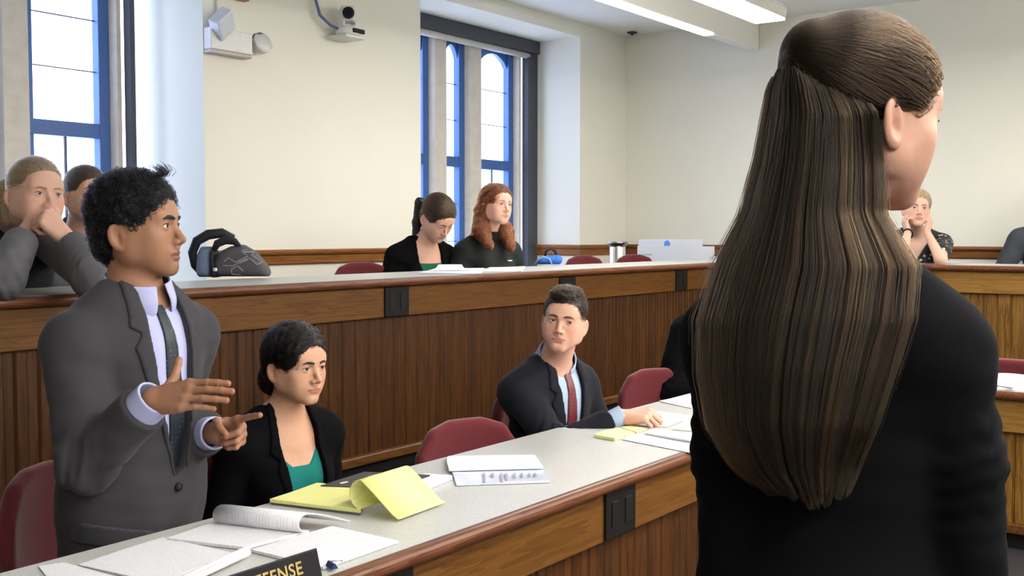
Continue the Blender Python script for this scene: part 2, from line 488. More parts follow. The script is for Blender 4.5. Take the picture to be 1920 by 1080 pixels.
UB = bench('tiered_bench', 'long upper oak bench with grey worktop behind the standing man', UX0, UX1, UY0, UY1, 1.23, 0.385, 0.0, 4.6, Z2)
FB = bench('counsel_bench', 'front oak bench with grey worktop strewn with papers', FX0, FX1, FY0, FY1, 0.73, 0.12, 0.0, 4.6, 0.0)

def outlet(x, y, z0, z1, label, w=0.175):
    r = empty('outlet_plate', (x, y, (z0 + z1) / 2)); tag(r, label, 'outlet plate', 'dark outlet plates in the bench fascias')
    h = (z1 - z0) / 2
    MB().box((0, -w / 2, -h), (0.010, w / 2, h)).build('plate', M_OUTLET, r, bevel=0.003)
    for q in (-0.04, 0.04):
        m = MB(); m.box((0.010, q - 0.018, -h * 0.55), (0.013, q + 0.018, h * 0.55))
        m.build('socket', M_BLACK, r, bevel=0.002)
xf = UX0 - 0.0035
outlet(xf, 4.04, 1.043, 1.188, 'dark outlet plate in upper bench above the seated woman')
outlet(xf, 5.59, 1.043, 1.188, 'dark outlet plate in upper bench behind the man in navy suit')
outlet(xf, 7.10, 1.043, 1.188, 'dark outlet plate in upper bench near the long haired woman')
xf = FX0 - 0.0035
outlet(xf, 2.825, 0.545, 0.688, 'dark outlet plate in front bench below the worktop papers')
outlet(xf, 1.79, 0.545, 0.688, 'dark outlet plate in front bench beside the nameplate')

# ------------------------------------------------------------ things on the left wall
r = empty('emergency_light', (XW, 4.63, 2.60)); tag(r, 'white emergency light with two lamp heads on the left wall', 'emergency light')
MB().box((0, -0.165, 0.0), (0.075, 0.165, 0.135)).build('battery_box', M_WHITE, r, bevel=0.006)
def lamp_head(y, z, rot, square):
    m = MB()
    M = Matrix.Translation((0.075, y, z)) @ Matrix.Rotation(rot, 4, 'X') @ Matrix.Rotation(0.5, 4, 'Y')
    if square: m.box((-0.02, -0.075, -0.075), (0.06, 0.075, 0.075), M)
    else: m.lathe([(0.02, -0.05), (0.055, -0.03), (0.072, 0.02), (0.072, 0.03), (0.0, 0.034)], (0, 0, 0), 20, Matrix.Translation((0.05, y, z)) @ Matrix.Rotation(1.2, 4, 'Y'))
    return m
h = lamp_head(-0.10, 0.165, 0.75, True).build('lamp_head', plain('lamp_head_plastic', (0.62, 0.66, 0.74), 0.3), r, bevel=0.01)
h = lamp_head(0.255, 0.085, 0.0, False).build('lamp_head', M_WHITE, r)
MB().tube([(0.05, 0.165, 0.09), (0.055, 0.20, 0.14), (0.055, 0.25, 0.155), (0.05, 0.28, 0.15)], 0.005, 8).build('lamp_arm', M_DARKSTEEL, r)
MB().box((0, -0.165, -0.022), (0.07, 0.165, -0.001)).build('base_strip', plain('pale_mauve_plastic', (0.50, 0.46, 0.46), 0.5), r, bevel=0.003)
MB().tube([(0.015, -0.07, 0.13), (0.015, -0.08, ZC - 2.60)], 0.009, 8).build('conduit', M_WHITE, r)
M_RUST = plain('terracotta_plastic', srgb(176, 118, 92), 0.5)
for y, z, lab in ((4.755, 2.945, 'small terracotta wall box above the emergency light, right one'), (4.62, 2.985, 'small terracotta wall box above the emergency light, left one')):
    r = empty('alarm_box', (XW, y, z)); tag(r, lab, 'alarm box', 'terracotta boxes on the left wall')
    MB().box((0, -0.042, 0), (0.05, 0.042, 0.12)).build('case', M_RUST, r, bevel=0.005)
    MB().box((0.05, -0.025, 0.03), (0.054, 0.025, 0.09)).build('cover', plain('terracotta_cover', srgb(190, 134, 108), 0.5), r)
# pan and tilt camera
r = empty('wall_camera', (XW, 5.62, 2.835)); tag(r, 'white pan and tilt camera on a wall bracket', 'camera')
MB().box((0, -0.10, -0.02), (0.20, 0.10, 0.0)).build('bracket', M_WHITE, r, bevel=0.008)
m = MB(); m.lathe([(0.0, 0.0), (0.085, 0.0), (0.09, 0.02), (0.082, 0.05), (0.06, 0.07), (0.0, 0.072)], (0.12, 0.0, 0.0), 24); m.build('base', M_WHITE, r)
MB().box((0.195, -0.035, 0.014), (0.215, 0.075, 0.045)).build('sensor_window', M_BLACK, r, bevel=0.005)
for s in (-1, 1): MB().box((0.09, s * 0.062 - 0.008, 0.06), (0.15, s * 0.062 + 0.008, 0.16)).build('yoke_arm', M_WHITE, r, bevel=0.008)
Mh = Matrix.Translation((0.12, 0.0, 0.145)) @ Matrix.Rotation(-0.75, 4, 'Z')
hd = MB().box((-0.075, -0.052, -0.05), (0.075, 0.052, 0.06), Mh).build('camera_head', M_WHITE, r, bevel=0.022, seg=4)
ln = MB().lathe([(0.0, 0.055), (0.036, 0.06), (0.042, 0.10), (0.034, 0.105), (0.0, 0.095)], (0, 0, 0), 20, Mh @ Matrix.Rotation(math.pi / 2, 4, 'Y')).build('lens', M_BLACK, hd)
MB().tube([(0.02, -0.14, 0.60), (0.03, -0.20, 0.42), (0.04, -0.245, 0.26), (0.06, -0.21, 0.12), (0.09, -0.14, 0.06), (0.10, -0.08, 0.045)], 0.011, 10).build('cable', plain('blue_grey_cable', (0.10, 0.13, 0.30), 0.5), r)
# ============================================================ IMPLICIT-SURFACE MODELLER (for bodies, clothes, hair, soft things)
F4 = np.float32
def V3(*a): return np.array(a, dtype=np.float64)
def nrm(v): v = np.asarray(v, dtype=np.float64); return v / max(1e-9, np.linalg.norm(v))

def cone(a, b, r1, r2=None):
    a = np.asarray(a, F4); b = np.asarray(b, F4); r2 = r1 if r2 is None else r2
    ab = b - a; L2 = float(ab @ ab) + 1e-12
    def f(P):
        q = P - a; t = np.clip((q @ ab) / L2, 0, 1)
        q = q - t[:, None] * ab
        return np.sqrt(np.einsum('ij,ij->i', q, q)) - (r1 + (r2 - r1) * t)
    return f

def ell(c, r, R=None):
    c = np.asarray(c, F4); r = np.asarray(r, F4)
    RR = None if R is None else np.asarray(R, F4)
    def f(P):
        q = P - c
        if RR is not None: q = q @ RR
        u = q / r; k0 = np.sqrt(np.einsum('ij,ij->i', u, u)); u = u / r
        k1 = np.sqrt(np.einsum('ij,ij->i', u, u))
        return k0 * (k0 - 1) / np.maximum(k1, 1e-6)
    return f

def rbox(c, half, R=None, rad=0.01):
    c = np.asarray(c, F4); hf = np.asarray(half, F4) - rad
    RR = None if R is None else np.asarray(R, F4)
    def f(P):
        q = P - c
        if RR is not None: q = q @ RR
        q = np.abs(q) - hf
        o = np.maximum(q, 0)
        return np.sqrt(np.einsum('ij,ij->i', o, o)) + np.minimum(q.max(1), 0) - rad
    return f

def half(p, n):
    p = np.asarray(p, F4); n = np.asarray(nrm(n), F4)
    return lambda P: (P - p) @ n
def smin(a, b, k):
    if k <= 0: return np.minimum(a, b)
    h = np.maximum(k - np.abs(a - b), 0) / k
    return np.minimum(a, b) - h * h * k * 0.25
def smax(a, b, k): return -smin(-a, -b, k)
def U(*fs, k=0.0):
    def f(P):
        d = fs[0](P)
        for g in fs[1:]: d = smin(d, g(P), k)
        return d
    return f
def I(*fs, k=0.0):
    def f(P):
        d = fs[0](P)
        for g in fs[1:]: d = smax(d, g(P), k)
        return d
    return f
def sub(a, b, k=0.0): return lambda P: smax(a(P), -b(P), k)
def off(a, r): return lambda P: a(P) - r
def shell(a, t): return lambda P: np.abs(a(P)) - t
def local(f, o, R, s=1.0):
    o = np.asarray(o, F4); RR = np.asarray(R, F4)
    return lambda P: f(((P - o) @ RR) / F4(s)) * F4(s)
def poly2(pts, ax=(0, 2)):
    """signed distance to a polygon drawn on two axes, endless along the third"""
    pts = np.asarray(pts, F4); n = len(pts)
    def f(P):
        q = P[:, list(ax)]; d = np.full(len(q), 1e9, F4); s = np.ones(len(q), F4)
        for i in range(n):
            a = pts[i]; b = pts[i - 1]; e = b - a; w = q - a
            t = np.clip((w @ e) / (float(e @ e) + 1e-12), 0, 1); v = w - t[:, None] * e
            d = np.minimum(d, np.einsum('ij,ij->i', v, v))
            c1 = q[:, 1] >= a[1]; c2 = q[:, 1] < b[1]; c3 = e[0] * w[:, 1] > e[1] * w[:, 0]
            fl = (c1 & c2 & c3) | (~c1 & ~c2 & ~c3)
            s = np.where(fl, -s, s)
        return s * np.sqrt(d)
    return f
def wob(P, sc, seed=0):
    r = np.random.default_rng(seed); d = np.zeros(len(P), F4)
    for i in range(4):
        k = r.normal(size=3); k = k / np.linalg.norm(k) * (1 + 0.6 * i) * 6.283 / sc
        k2 = r.normal(size=3); k2 = k2 / np.linalg.norm(k2) * 3.0 / sc
        d += (np.sin(P @ k.astype(F4) + 1.6 * np.sin(P @ k2.astype(F4) + r.uniform(0, 6)) + r.uniform(0, 6)) / (1 + 0.5 * i)).astype(F4)
    return d * 0.4
def rough(f, amp, sc, seed=0): return lambda P: f(P) + amp * wob(P, sc, seed)

def net(f, lo, hi, h, B=8):
    """surface net of f over a box, evaluated only in blocks near the surface"""
    lo = np.asarray(lo, float); hi = np.asarray(hi, float)
    nb = np.maximum(1, np.ceil((hi - lo) / (h * B)).astype(int)); n = nb * B + 1
    bc = np.stack(np.meshgrid(*[np.arange(k) for k in nb], indexing='ij'), -1).reshape(-1, 3)
    cen = (lo + (bc + 0.5) * B * h).astype(F4)
    d = f(cen); keep = np.abs(d) < B * h * 0.87 * 1.55
    G = np.ones(n, F4)
    for b, q in zip(bc[d < 0], d[d < 0]):
        i, j, k = b * B; G[i:i + B + 1, j:j + B + 1, k:k + B + 1] = -1
    act = bc[keep]
    if len(act) == 0: return np.zeros((0, 3)), np.zeros((0, 4), int)
    g = np.stack(np.meshgrid(*[np.arange(B + 1)] * 3, indexing='ij'), -1).reshape(-1, 3)
    CH = 400
    for s in range(0, len(act), CH):
        blk = act[s:s + CH]
        idx = (blk[:, None, :] * B + g[None]).reshape(-1, 3)
        val = f((lo + idx * h).astype(F4))
        G[idx[:, 0], idx[:, 1], idx[:, 2]] = val
    S = G < 0
    c = np.zeros(np.array(n) - 1, np.int8)
    for dx in (0, 1):
        for dy in (0, 1):
            for dz in (0, 1):
                c += S[dx:n[0] - 1 + dx, dy:n[1] - 1 + dy, dz:n[2] - 1 + dz]
    cells = np.argwhere((c > 0) & (c < 8))
    if len(cells) == 0: return np.zeros((0, 3)), np.zeros((0, 4), int)
    acc = np.zeros((len(cells), 3)); cnt = np.zeros(len(cells))
    cor = [(x, y, z) for x in (0, 1) for y in (0, 1) for z in (0, 1)]
    for a in cor:
        for ax in range(3):
            if a[ax]: continue
            b = list(a); b[ax] = 1
            ia = cells + a; ib = cells + b
            va = G[ia[:, 0], ia[:, 1], ia[:, 2]]; vb = G[ib[:, 0], ib[:, 1], ib[:, 2]]
            x = (va < 0) != (vb < 0); t = np.where(x, va / np.where(x, va - vb, 1), 0)
            p = np.array(a)[None] + t[:, None] * (np.array(b) - np.array(a))[None]
            acc += np.where(x[:, None], p, 0); cnt += x
    pts = lo + (cells + acc / cnt[:, None]) * h
    lut = np.full(c.shape, -1, np.int32); lut[cells[:, 0], cells[:, 1], cells[:, 2]] = np.arange(len(cells))
    quads = []
    for ax in range(3):
        o = [q for q in range(3) if q != ax]
        sl = [slice(None)] * 3; sl2 = [slice(None)] * 3
        sl[ax] = slice(0, n[ax] - 1); sl2[ax] = slice(1, n[ax])
        A = S[tuple(sl)]; Bq = S[tuple(sl2)]
        e = np.argwhere(A != Bq)
        e = e[(e[:, o[0]] > 0) & (e[:, o[0]] < n[o[0]] - 1) & (e[:, o[1]] > 0) & (e[:, o[1]] < n[o[1]] - 1)]
        ins = A[e[:, 0], e[:, 1], e[:, 2]]
        q = []
        for da, db in ((1, 1), (0, 1), (0, 0), (1, 0)):
            w = e.copy(); w[:, o[0]] -= da; w[:, o[1]] -= db
            q.append(lut[w[:, 0], w[:, 1], w[:, 2]])
        q = np.stack(q, 1)
        flip = ins if ax != 1 else ~ins
        q = np.where(flip[:, None], q, q[:, ::-1])
        quads.append(q)
    return pts, np.concatenate(quads)

def relax(v, q, it=1):
    """light Laplacian fairing of a surface net"""
    if len(v) == 0: return v
    for _ in range(it):
        s = np.zeros_like(v); n = np.zeros(len(v))
        for a, b in ((0, 1), (1, 2), (2, 3), (3, 0)):
            np.add.at(s, q[:, a], v[q[:, b]]); np.add.at(n, q[:, a], 1)
            np.add.at(s, q[:, b], v[q[:, a]]); np.add.at(n, q[:, b], 1)
        v = 0.5 * v + 0.5 * s / np.maximum(n, 1)[:, None]
    return v

def mesh_obj(name, parts, mat, parent, base, col=None):
    """join surface nets into ONE mesh object, local to base"""
    vs, qs, o = [], [], 0
    for v, q in parts:
        vs.append(v); qs.append(q + o); o += len(v)
    v = np.concatenate(vs); q = np.concatenate(qs)
    me = bpy.data.meshes.new(name)
    me.vertices.add(len(v)); me.vertices.foreach_set('co', (v - base).astype(F4).ravel())
    me.loops.add(len(q) * 4); me.loops.foreach_set('vertex_index', q.astype(np.int32).ravel())
    me.polygons.add(len(q)); me.polygons.foreach_set('loop_start', np.arange(0, len(q) * 4, 4, dtype=np.int32))
    me.polygons.foreach_set('use_smooth', np.ones(len(q), bool))
    me.update(calc_edges=True); me.validate()
    me.materials.append(mat)
    if col is not None:
        at_ = me.attributes.new('Col', 'FLOAT_COLOR', 'POINT')
        c = np.ones((len(v), 4), F4); c[:, :3] = col(v)
        at_.data.foreach_set('color', c.ravel())
    ob = bpy.data.objects.new(name, me); COL.objects.link(ob)
    if parent is not None: ob.parent = parent
    return ob

def sdf_obj(name, f, lo, hi, h, mat, parent, base, col=None, fair=1):
    v, q = net(f, lo, hi, h)
    if fair: v = relax(v, q, fair)
    return mesh_obj(name, [(v, q)], mat, parent, np.asarray(base, float), col)

def strands_obj(name, paths, rad, mat, parent, base):
    """hair as curves; paths (n, k, 3)"""
    n, k, _ = paths.shape
    hc = bpy.data.hair_curves.new(name); hc.add_curves([k] * n)
    hc.attributes['position'].data.foreach_set('vector', (paths - base).astype(F4).ravel())
    a = hc.attributes.get('radius') or hc.attributes.new('radius', 'FLOAT', 'POINT')
    prof = np.linspace(1, 0.45, k) * rad
    a.data.foreach_set('value', np.tile(prof, n).astype(F4))
    hc.materials.append(mat)
    ob = bpy.data.objects.new(name, hc); COL.objects.link(ob); ob.parent = parent
    return ob

def grad(f, P, e=0.002):
    g = np.zeros((len(P), 3), F4)
    for i in range(3):
        d = np.zeros(3, F4); d[i] = e
        g[:, i] = f((P + d).astype(F4)) - f((P - d).astype(F4))
    return g / np.maximum(1e-9, np.linalg.norm(g, axis=1))[:, None]

def comb(f, roots, field, steps, ds, lift, jitter=0.0, seed=1):
    """strands that follow a direction field over the surface f"""
    r = np.random.default_rng(seed); P = roots.astype(F4).copy(); out = [P.copy()]
    lf = r.uniform(0.0003, lift, len(P)).astype(F4)
    jd = r.normal(size=(len(P), 3)).astype(F4) * jitter
    for i in range(steps):
        d = field(P) + jd; n = grad(f, P); d = d - n * np.einsum('ij,ij->i', d, n)[:, None]
        d /= np.maximum(1e-6, np.linalg.norm(d, axis=1))[:, None]
        P = P + d * F4(ds); n = grad(f, P)
        P = P - n * np.clip(f(P) - lf, -0.02, 0.02)[:, None]
        out.append(P.copy())
    return np.stack(out, 1)
# ============================================================ PEOPLE
def skin_mat(name):
    k = NT(name); a = k.n('ShaderNodeAttribute', attribute_name='Col')
    v = k.coords(); n = k.noise(v, 90, 3)
    k.base(k.mix(0.10, a.outputs['Color'], k.ramp(n, [(0.3, (0.25, 0.10, 0.06)), (0.7, (0.9, 0.62, 0.5))]), 'SOFT_LIGHT'))
    k.set(Roughness=0.52, Specular_IOR_Level=0.32)
    k.p.inputs['Subsurface Weight'].default_value = 0.12
    k.p.inputs['Subsurface Radius'].default_value = (0.012, 0.005, 0.003)
    k.p.inputs['Subsurface Scale'].default_value = 1.0
    k.bump(k.noise(v, 600, 2), 0.05, 0.001)
    return k.m
M_SKIN = skin_mat('skin')
def eye_mat():
    k = NT('eye'); a = k.n('ShaderNodeAttribute', attribute_name='Col'); k.l(a.outputs['Color'], k.p.inputs['Base Color']); k.set(Roughness=0.12)
    return k.m
M_EYE = eye_mat()
def cloth(name, col, weave=900, rough=0.85, sheen=0.25, amt=0.22, bump=0.25):
    if name in MATS: return MATS[name]
    k = NT(name); v = k.coords()
    n = k.noise(v, weave, 2); w = k.noise(v, 7, 3)
    f = k.math('ADD', k.math('MULTIPLY', n, 0.7), k.math('MULTIPLY', w, 0.3))
    k.base(k.ramp(f, [(0.3, tuple(c * (1 - amt) for c in col)), (0.7, tuple(c * (1 + amt) for c in col))]))
    k.set(Roughness=rough, Sheen_Weight=sheen * 0.25, Sheen_Roughness=0.4, Specular_IOR_Level=0.2)
    k.bump(n, bump, 0.001)
    MATS[name] = k.m
    return k.m
def hair_cap_mat(name, dark, light, scale=160):
    k = NT(name); v = k.coords()
    n = k.noise(v, scale, 3)
    k.base(k.ramp(n, [(0.35, dark), (0.7, light)])); k.set(Roughness=0.5, Specular_IOR_Level=0.35)
    k.bump(n, 0.3, 0.003)
    return k.m
def strand_mat(name, col, rough=0.3, var=0.25):
    """hair strands: fibre shader with a slight change of tone from strand to strand"""
    k = NT(name); out = k.t.nodes['Material Output']
    h = k.n('ShaderNodeBsdfHairPrincipled'); h.parametrization = 'COLOR'
    hi = k.n('ShaderNodeHairInfo')
    c = k.ramp(hi.outputs['Random'], [(0.0, tuple(q * (1 - var) for q in col)), (1.0, tuple(min(0.95, q * (1 + var)) for q in col))])
    k.l(c, h.inputs['Color']); h.inputs['Roughness'].default_value = rough; h.inputs['IOR'].default_value = 1.28; h.inputs['Radial Roughness'].default_value = 0.5
    k.l(h.outputs[0], out.inputs['Surface'])
    return k.m

# ---------------------------------------------------------------- head
def head_sdf(p):
    jw, fl, fem = p.get('jaw', 1.0), p.get('nose', 1.0), p.get('fem', 0.0)
    op = p.get('op', 0.0043)
    parts_big = [ell((0, -0.012, 0.035), (0.074, 0.094, 0.080)), ell((0, 0.022, -0.030), (0.060 * jw, 0.062, 0.080)),
                 cone((0.050 * jw, 0.002, -0.056), (0.012, 0.066, -0.098), 0.020, 0.017), ell((0, 0.066, -0.097), (0.019 * jw, 0.017, 0.017)),
                 ell((0.044, 0.050, -0.022), (0.021, 0.021, 0.020)), ell((0.0, 0.068, 0.030), (0.052, 0.016, 0.034)),
                 ell((0.058 * jw, -0.004, -0.040), (0.013, 0.024, 0.034)), ell((0.036 * jw, 0.048, -0.054), (0.024, 0.024, 0.030))]
    brow = cone((0.036, 0.074, 0.0185), (0.010, 0.083, 0.0135), 0.0085 - 0.002 * fem, 0.0080 - 0.002 * fem)
    sock = ell((0.0325, 0.099, 0.001), (0.0200, 0.021, 0.0125))
    nose = [cone((0, 0.082, 0.008), (0, p.get('nosep', 0.105), -0.034), 0.0062, 0.0088 * fl), ell((0.0115, 0.093, -0.0395), (0.0078, 0.0098, 0.0070)), cone((0, 0.084, -0.045), (0, 0.088, -0.05), 0.010, 0.010)]
    nostril = ell((0.0062, 0.0985, -0.0465), (0.0036, 0.005, 0.0042))
    muz = ell((0, 0.069, -0.064), (0.030, 0.0205, 0.026))
    mo = p.get('mouth', 0.0)     # opening
    lipU = [cone((0.003, 0.0886, -0.0632), (0.013, 0.0870, -0.0646), 0.0042, 0.0038), cone((0.013, 0.0878, -0.0646), (0.0270, 0.0775, -0.0678), 0.0038, 0.0018)]
    lipD = [cone((0, 0.0872, -0.0737 - mo), (0.012, 0.0858, -0.0724 - mo), 0.0050, 0.0043), cone((0.012, 0.0862, -0.0724 - mo), (0.0260, 0.0775, -0.0690), 0.0043, 0.0018)]
    line = U(cone((0, 0.0945, -0.0681 - mo * .5), (0.014, 0.0918, -0.0682 - mo * .4), 0.0016 + mo * 0.5, 0.0014 + mo * .4), cone((0.014, 0.0918, -0.0682 - mo * .4), (0.0280, 0.0835, -0.0688), 0.0014 + mo * .4, 0.0010))
    crease = ell((0, 0.0915, -0.0845), (0.013, 0.005, 0.0035))
    E = (0.0315, 0.0735, 0.0)
    lid = ell(E, (0.0148, 0.0142, 0.0136))
    opening = ell((E[0] + 0.0005, E[1] + 0.013, -0.0003 + p.get('lidz', 0.0)), (0.0128, 0.013, op))
    ca, sa = math.cos(p.get('eara', 0.50)), math.sin(p.get('eara', 0.50)); ct, st = math.cos(0.18), math.sin(0.18)
    RE = np.array([[ca, -sa, 0], [sa, ca, 0], [0, 0, 1]]) @ np.array([[1, 0, 0], [0, ct, -st], [0, st, ct]])   # x: outward normal of the ear
    ec = np.array([0.0800, -0.018 + p.get('eary', 0.0), -0.020])
    ear = ell(ec, (0.0062, 0.0190, 0.0315), RE); ear2 = ell(ec + RE @ np.array([0.000, 0.005, -0.022]), (0.0062, 0.0105, 0.0120), RE)
    conch = ell(ec + RE @ np.array([0.0070, 0.0030, 0.002]), (0.0070, 0.0125, 0.0235), RE)
    hole = ell(ec + RE @ np.array([0.002, 0.0075, -0.004]), (0.008, 0.0065, 0.009), RE)
    earroot = ell((0.069, -0.006 + p.get('eary', 0.0), -0.018), (0.010, 0.010, 0.020))
    def f(P):
        Q = P.copy(); Q[:, 0] = np.abs(Q[:, 0])
        d = parts_big[0](Q)
        for g, k in zip(parts_big[1:], (0.045, 0.030, 0.018, 0.026, 0.03, 0.035, 0.030)): d = smin(d, g(Q), k)
        d = smin(d, brow(Q), 0.014)
        d = smax(d, -sock(Q), 0.014)
        d = smin(d, muz(Q), 0.016)
        n = nose[0](Q); n = smin(n, nose[1](Q), 0.007); n = smin(n, nose[2](Q), 0.012)
        d = smin(d, n, 0.009)
        for g in lipU: d = smin(d, g(Q), 0.004)
        for g in lipD: d = smin(d, g(Q), 0.004)
        d = smax(d, -line(Q), 0.0016)
        d = smax(d, -nostril(Q), 0.003)
        d = smax(d, -crease(Q), 0.008)
        d = smin(d, lid(Q), 0.005); d = smax(d, -opening(Q), 0.0018)
        e = smin(ear(Q), ear2(Q), 0.008); e = smax(e, -conch(Q), 0.004); e = smax(e, -hole(Q), 0.004); e = smin(e, earroot(Q), 0.006)
        return smin(d, e, 0.003)
    lips = U(*lipU, *lipD)
    return f, lips, E

def head_color(p):
    sk = np.array(p['skin']) * p.get('tone', 0.95); lipc = np.array(p['lip']) * 0.85; bl = p.get('blush', 0.12)
    _, lips, E = head_sdf(p)
    stub = p.get('stubble', 0.0)
    def c(Q):
        q = Q.astype(F4).copy(); q[:, 0] = np.abs(q[:, 0])
        out = np.tile(sk, (len(q), 1))
        ck = np.exp(-(((q - np.array([0.042, 0.068, -0.032], F4)) / np.array([0.024, 0.03, 0.022], F4)) ** 2).sum(1)) * bl
        ns = np.exp(-(((q - np.array([0.0, 0.108, -0.036], F4)) / np.array([0.014, 0.016, 0.014], F4)) ** 2).sum(1)) * bl * 0.9
        er = np.exp(-(((q - np.array([0.080, -0.018, -0.018], F4)) / np.array([0.014, 0.022, 0.03], F4)) ** 2).sum(1)) * 0.18
        w = np.clip(ck + ns + er, 0, 0.6)[:, None]
        out = out * (1 - w) + out * np.array([1.08, 0.70, 0.62]) * w
        if stub:
            s = np.exp(-(((q - np.array([0.0, 0.085, -0.085], F4)) / np.array([0.05, 0.05, 0.030], F4)) ** 2).sum(1)) * stub
            out = out * (1 - s[:, None]) + out * np.array([0.50, 0.50, 0.55]) * s[:, None]
        lid = np.exp(-(((q - np.array([0.0315, 0.088, 0.0], F4)) / np.array([0.015, 0.012, 0.0095], F4)) ** 2).sum(1)) * p.get('lash', 0.35)
        out = out * (1 - lid[:, None]) + out * np.array([0.45, 0.36, 0.36]) * lid[:, None]
        mo_ = p.get('mouth', 0.0); xr = np.sqrt(np.clip(1 - (q[:, 0] / 0.0275) ** 2, 0, 1)); zz = q[:, 2] + 0.0680
        l = np.clip((np.where(zz > 0, 0.0085, 0.0100 + mo_) * xr - np.abs(zz)) / 0.0016, 0, 1)[:, None] * (q[:, 1:2] > 0.066) * p.get('lipk', 0.75)
        out = out * (1 - l) + lipc * l
        ln = (np.exp(-((zz + 0.0003 + mo_ * .4) / (0.0011 + mo_ * .4)) ** 2) * (np.abs(q[:, 0]) < 0.0265) * (q[:, 1] > 0.066))[:, None] * 0.6  # parting of the lips darkened, crease shade put into the skin colour
        return out * (1 - ln) + out * np.array([0.35, 0.25, 0.25]) * ln
    return c

def facing(px, phi, pitch=0.0, roll=0.0):
    """frame (columns: person's right, forward, up); phi 0 faces the viewpoint, +90 faces photo-right"""
    r = ray(px, 438); r = nrm([r[0], r[1], 0]); ri = np.array([r[1], -r[0], 0])
    a = math.radians(phi); y = -r * math.cos(a) + ri * math.sin(a)
    pt = math.radians(pitch); y = y * math.cos(pt) + np.array([0, 0, math.sin(pt)])
    z = np.array([0, 0, 1.0]); x = nrm(np.cross(y, z)); z = np.cross(x, y)
    rl = math.radians(roll)     # + tilts the head towards the person's right shoulder
    x, z = x * math.cos(rl) - z * math.sin(rl), z * math.cos(rl) + x * math.sin(rl)
    return np.stack([x, y, z], 1)

def ik(S, Wp, l1, l2, hint):
    S = np.asarray(S, float); Wp = np.asarray(Wp, float); d = Wp - S; L = np.linalg.norm(d)
    if L > (l1 + l2) * 0.995:
        d = d * (l1 + l2) * 0.995 / L; Wp = S + d; L = np.linalg.norm(d)
    u = d / L; a = (l1 * l1 - l2 * l2 + L * L) / (2 * L); h = math.sqrt(max(0, l1 * l1 - a * a))
    hv = np.asarray(hint, float); hv = nrm(hv - u * (hv @ u))
    return S + u * a + hv * h, Wp

def hand_sdf(Wp, d, n, side, curls, thumb, hs=1.0, spread=0.08):
    """palm with five separate jointed fingers. d: wrist to knuckles, n: out of the palm, side +1 right hand"""
    d = nrm(d); n = nrm(n - d * (np.asarray(n) @ d)); t = np.cross(d, n) * side
    Wp = np.asarray(Wp, float)
    P = lambda a, b, c: Wp + (d * a + t * b + n * c) * hs
    kn = [P(.092, .030, 0), P(.095, .010, -.002), P(.089, -.010, -.001), P(.080, -.028, .002)]
    wr = [P(.006, .013, 0), P(.004, .004, -.001), P(.004, -.005, -.001), P(.006, -.014, 0)]
    palm = [cone(a, b, .0150 * hs, .0112 * hs) for a, b in zip(wr, kn)]
    palm.append(cone(P(.018, .018, .008), P(.055, .030, .008), .016 * hs, .012 * hs))
    palm.append(cone(P(.020, -.018, .008), P(.060, -.026, .006), .014 * hs, .011 * hs))
    pf = U(*palm, k=0.012 * hs)
    LEN = [(.043, .026, .021), (.048, .030, .022), (.045, .028, .022), (.035, .021, .019)]
    fingers = []; tips = []
    for i in range(4):
        a = kn[i]; ang = 0.0; sp = (1.5 - i) * spread; r = (.0088, .0090, .0086, .0076)[i] * hs; fs = []
        for j in range(3):
            ang += math.radians(curls[i][j])
            dr = nrm(d * math.cos(ang) + n * math.sin(ang) + t * sp * math.cos(ang))
            b = a + dr * LEN[i][j] * hs
            fs.append(cone(a, b, r, r * 0.93)); fs.append(ell(b, (r * .99,) * 3)); a = b; r *= 0.92
        fingers.append(U(*fs, k=0.002)); tips.append(a)
    a = P(.022, .022, .008); r = .0120 * hs; fs = []
    for (da, tb, nc), l in zip(thumb, (.042, .032, .025)):
        b = a + nrm(d * da + t * tb + n * nc) * l * hs
        fs.append(cone(a, b, r, r * 0.86)); a = b; r *= 0.86
    fingers.append(U(*fs, k=0.004))
    def f(Q):
        F = fingers[0](Q)
        for g in fingers[1:]: F = smin(F, g(Q), 0.0022)
        return smin(pf(Q), F, 0.009 * hs)
    return f, tips, a
RELAX = [(18, 22, 14), (22, 26, 16), (26, 30, 18), (30, 32, 20)]
FIST = [(78, 92, 50), (82, 95, 50), (84, 95, 50), (84, 92, 50)]
FLAT = [(6, 6, 4), (8, 8, 5), (10, 10, 6), (12, 12, 8)]
TH_SIDE = [(.62, .72, .28), (.8, .55, .2), (.9, .4, .15)]
TH_OUT = [(.25, .95, .15), (.12, 1.0, .05), (.05, 1.0, -.1)]
TH_FIST = [(.6, .45, .65), (.45, -.5, .75), (.1, -.95, .3)]

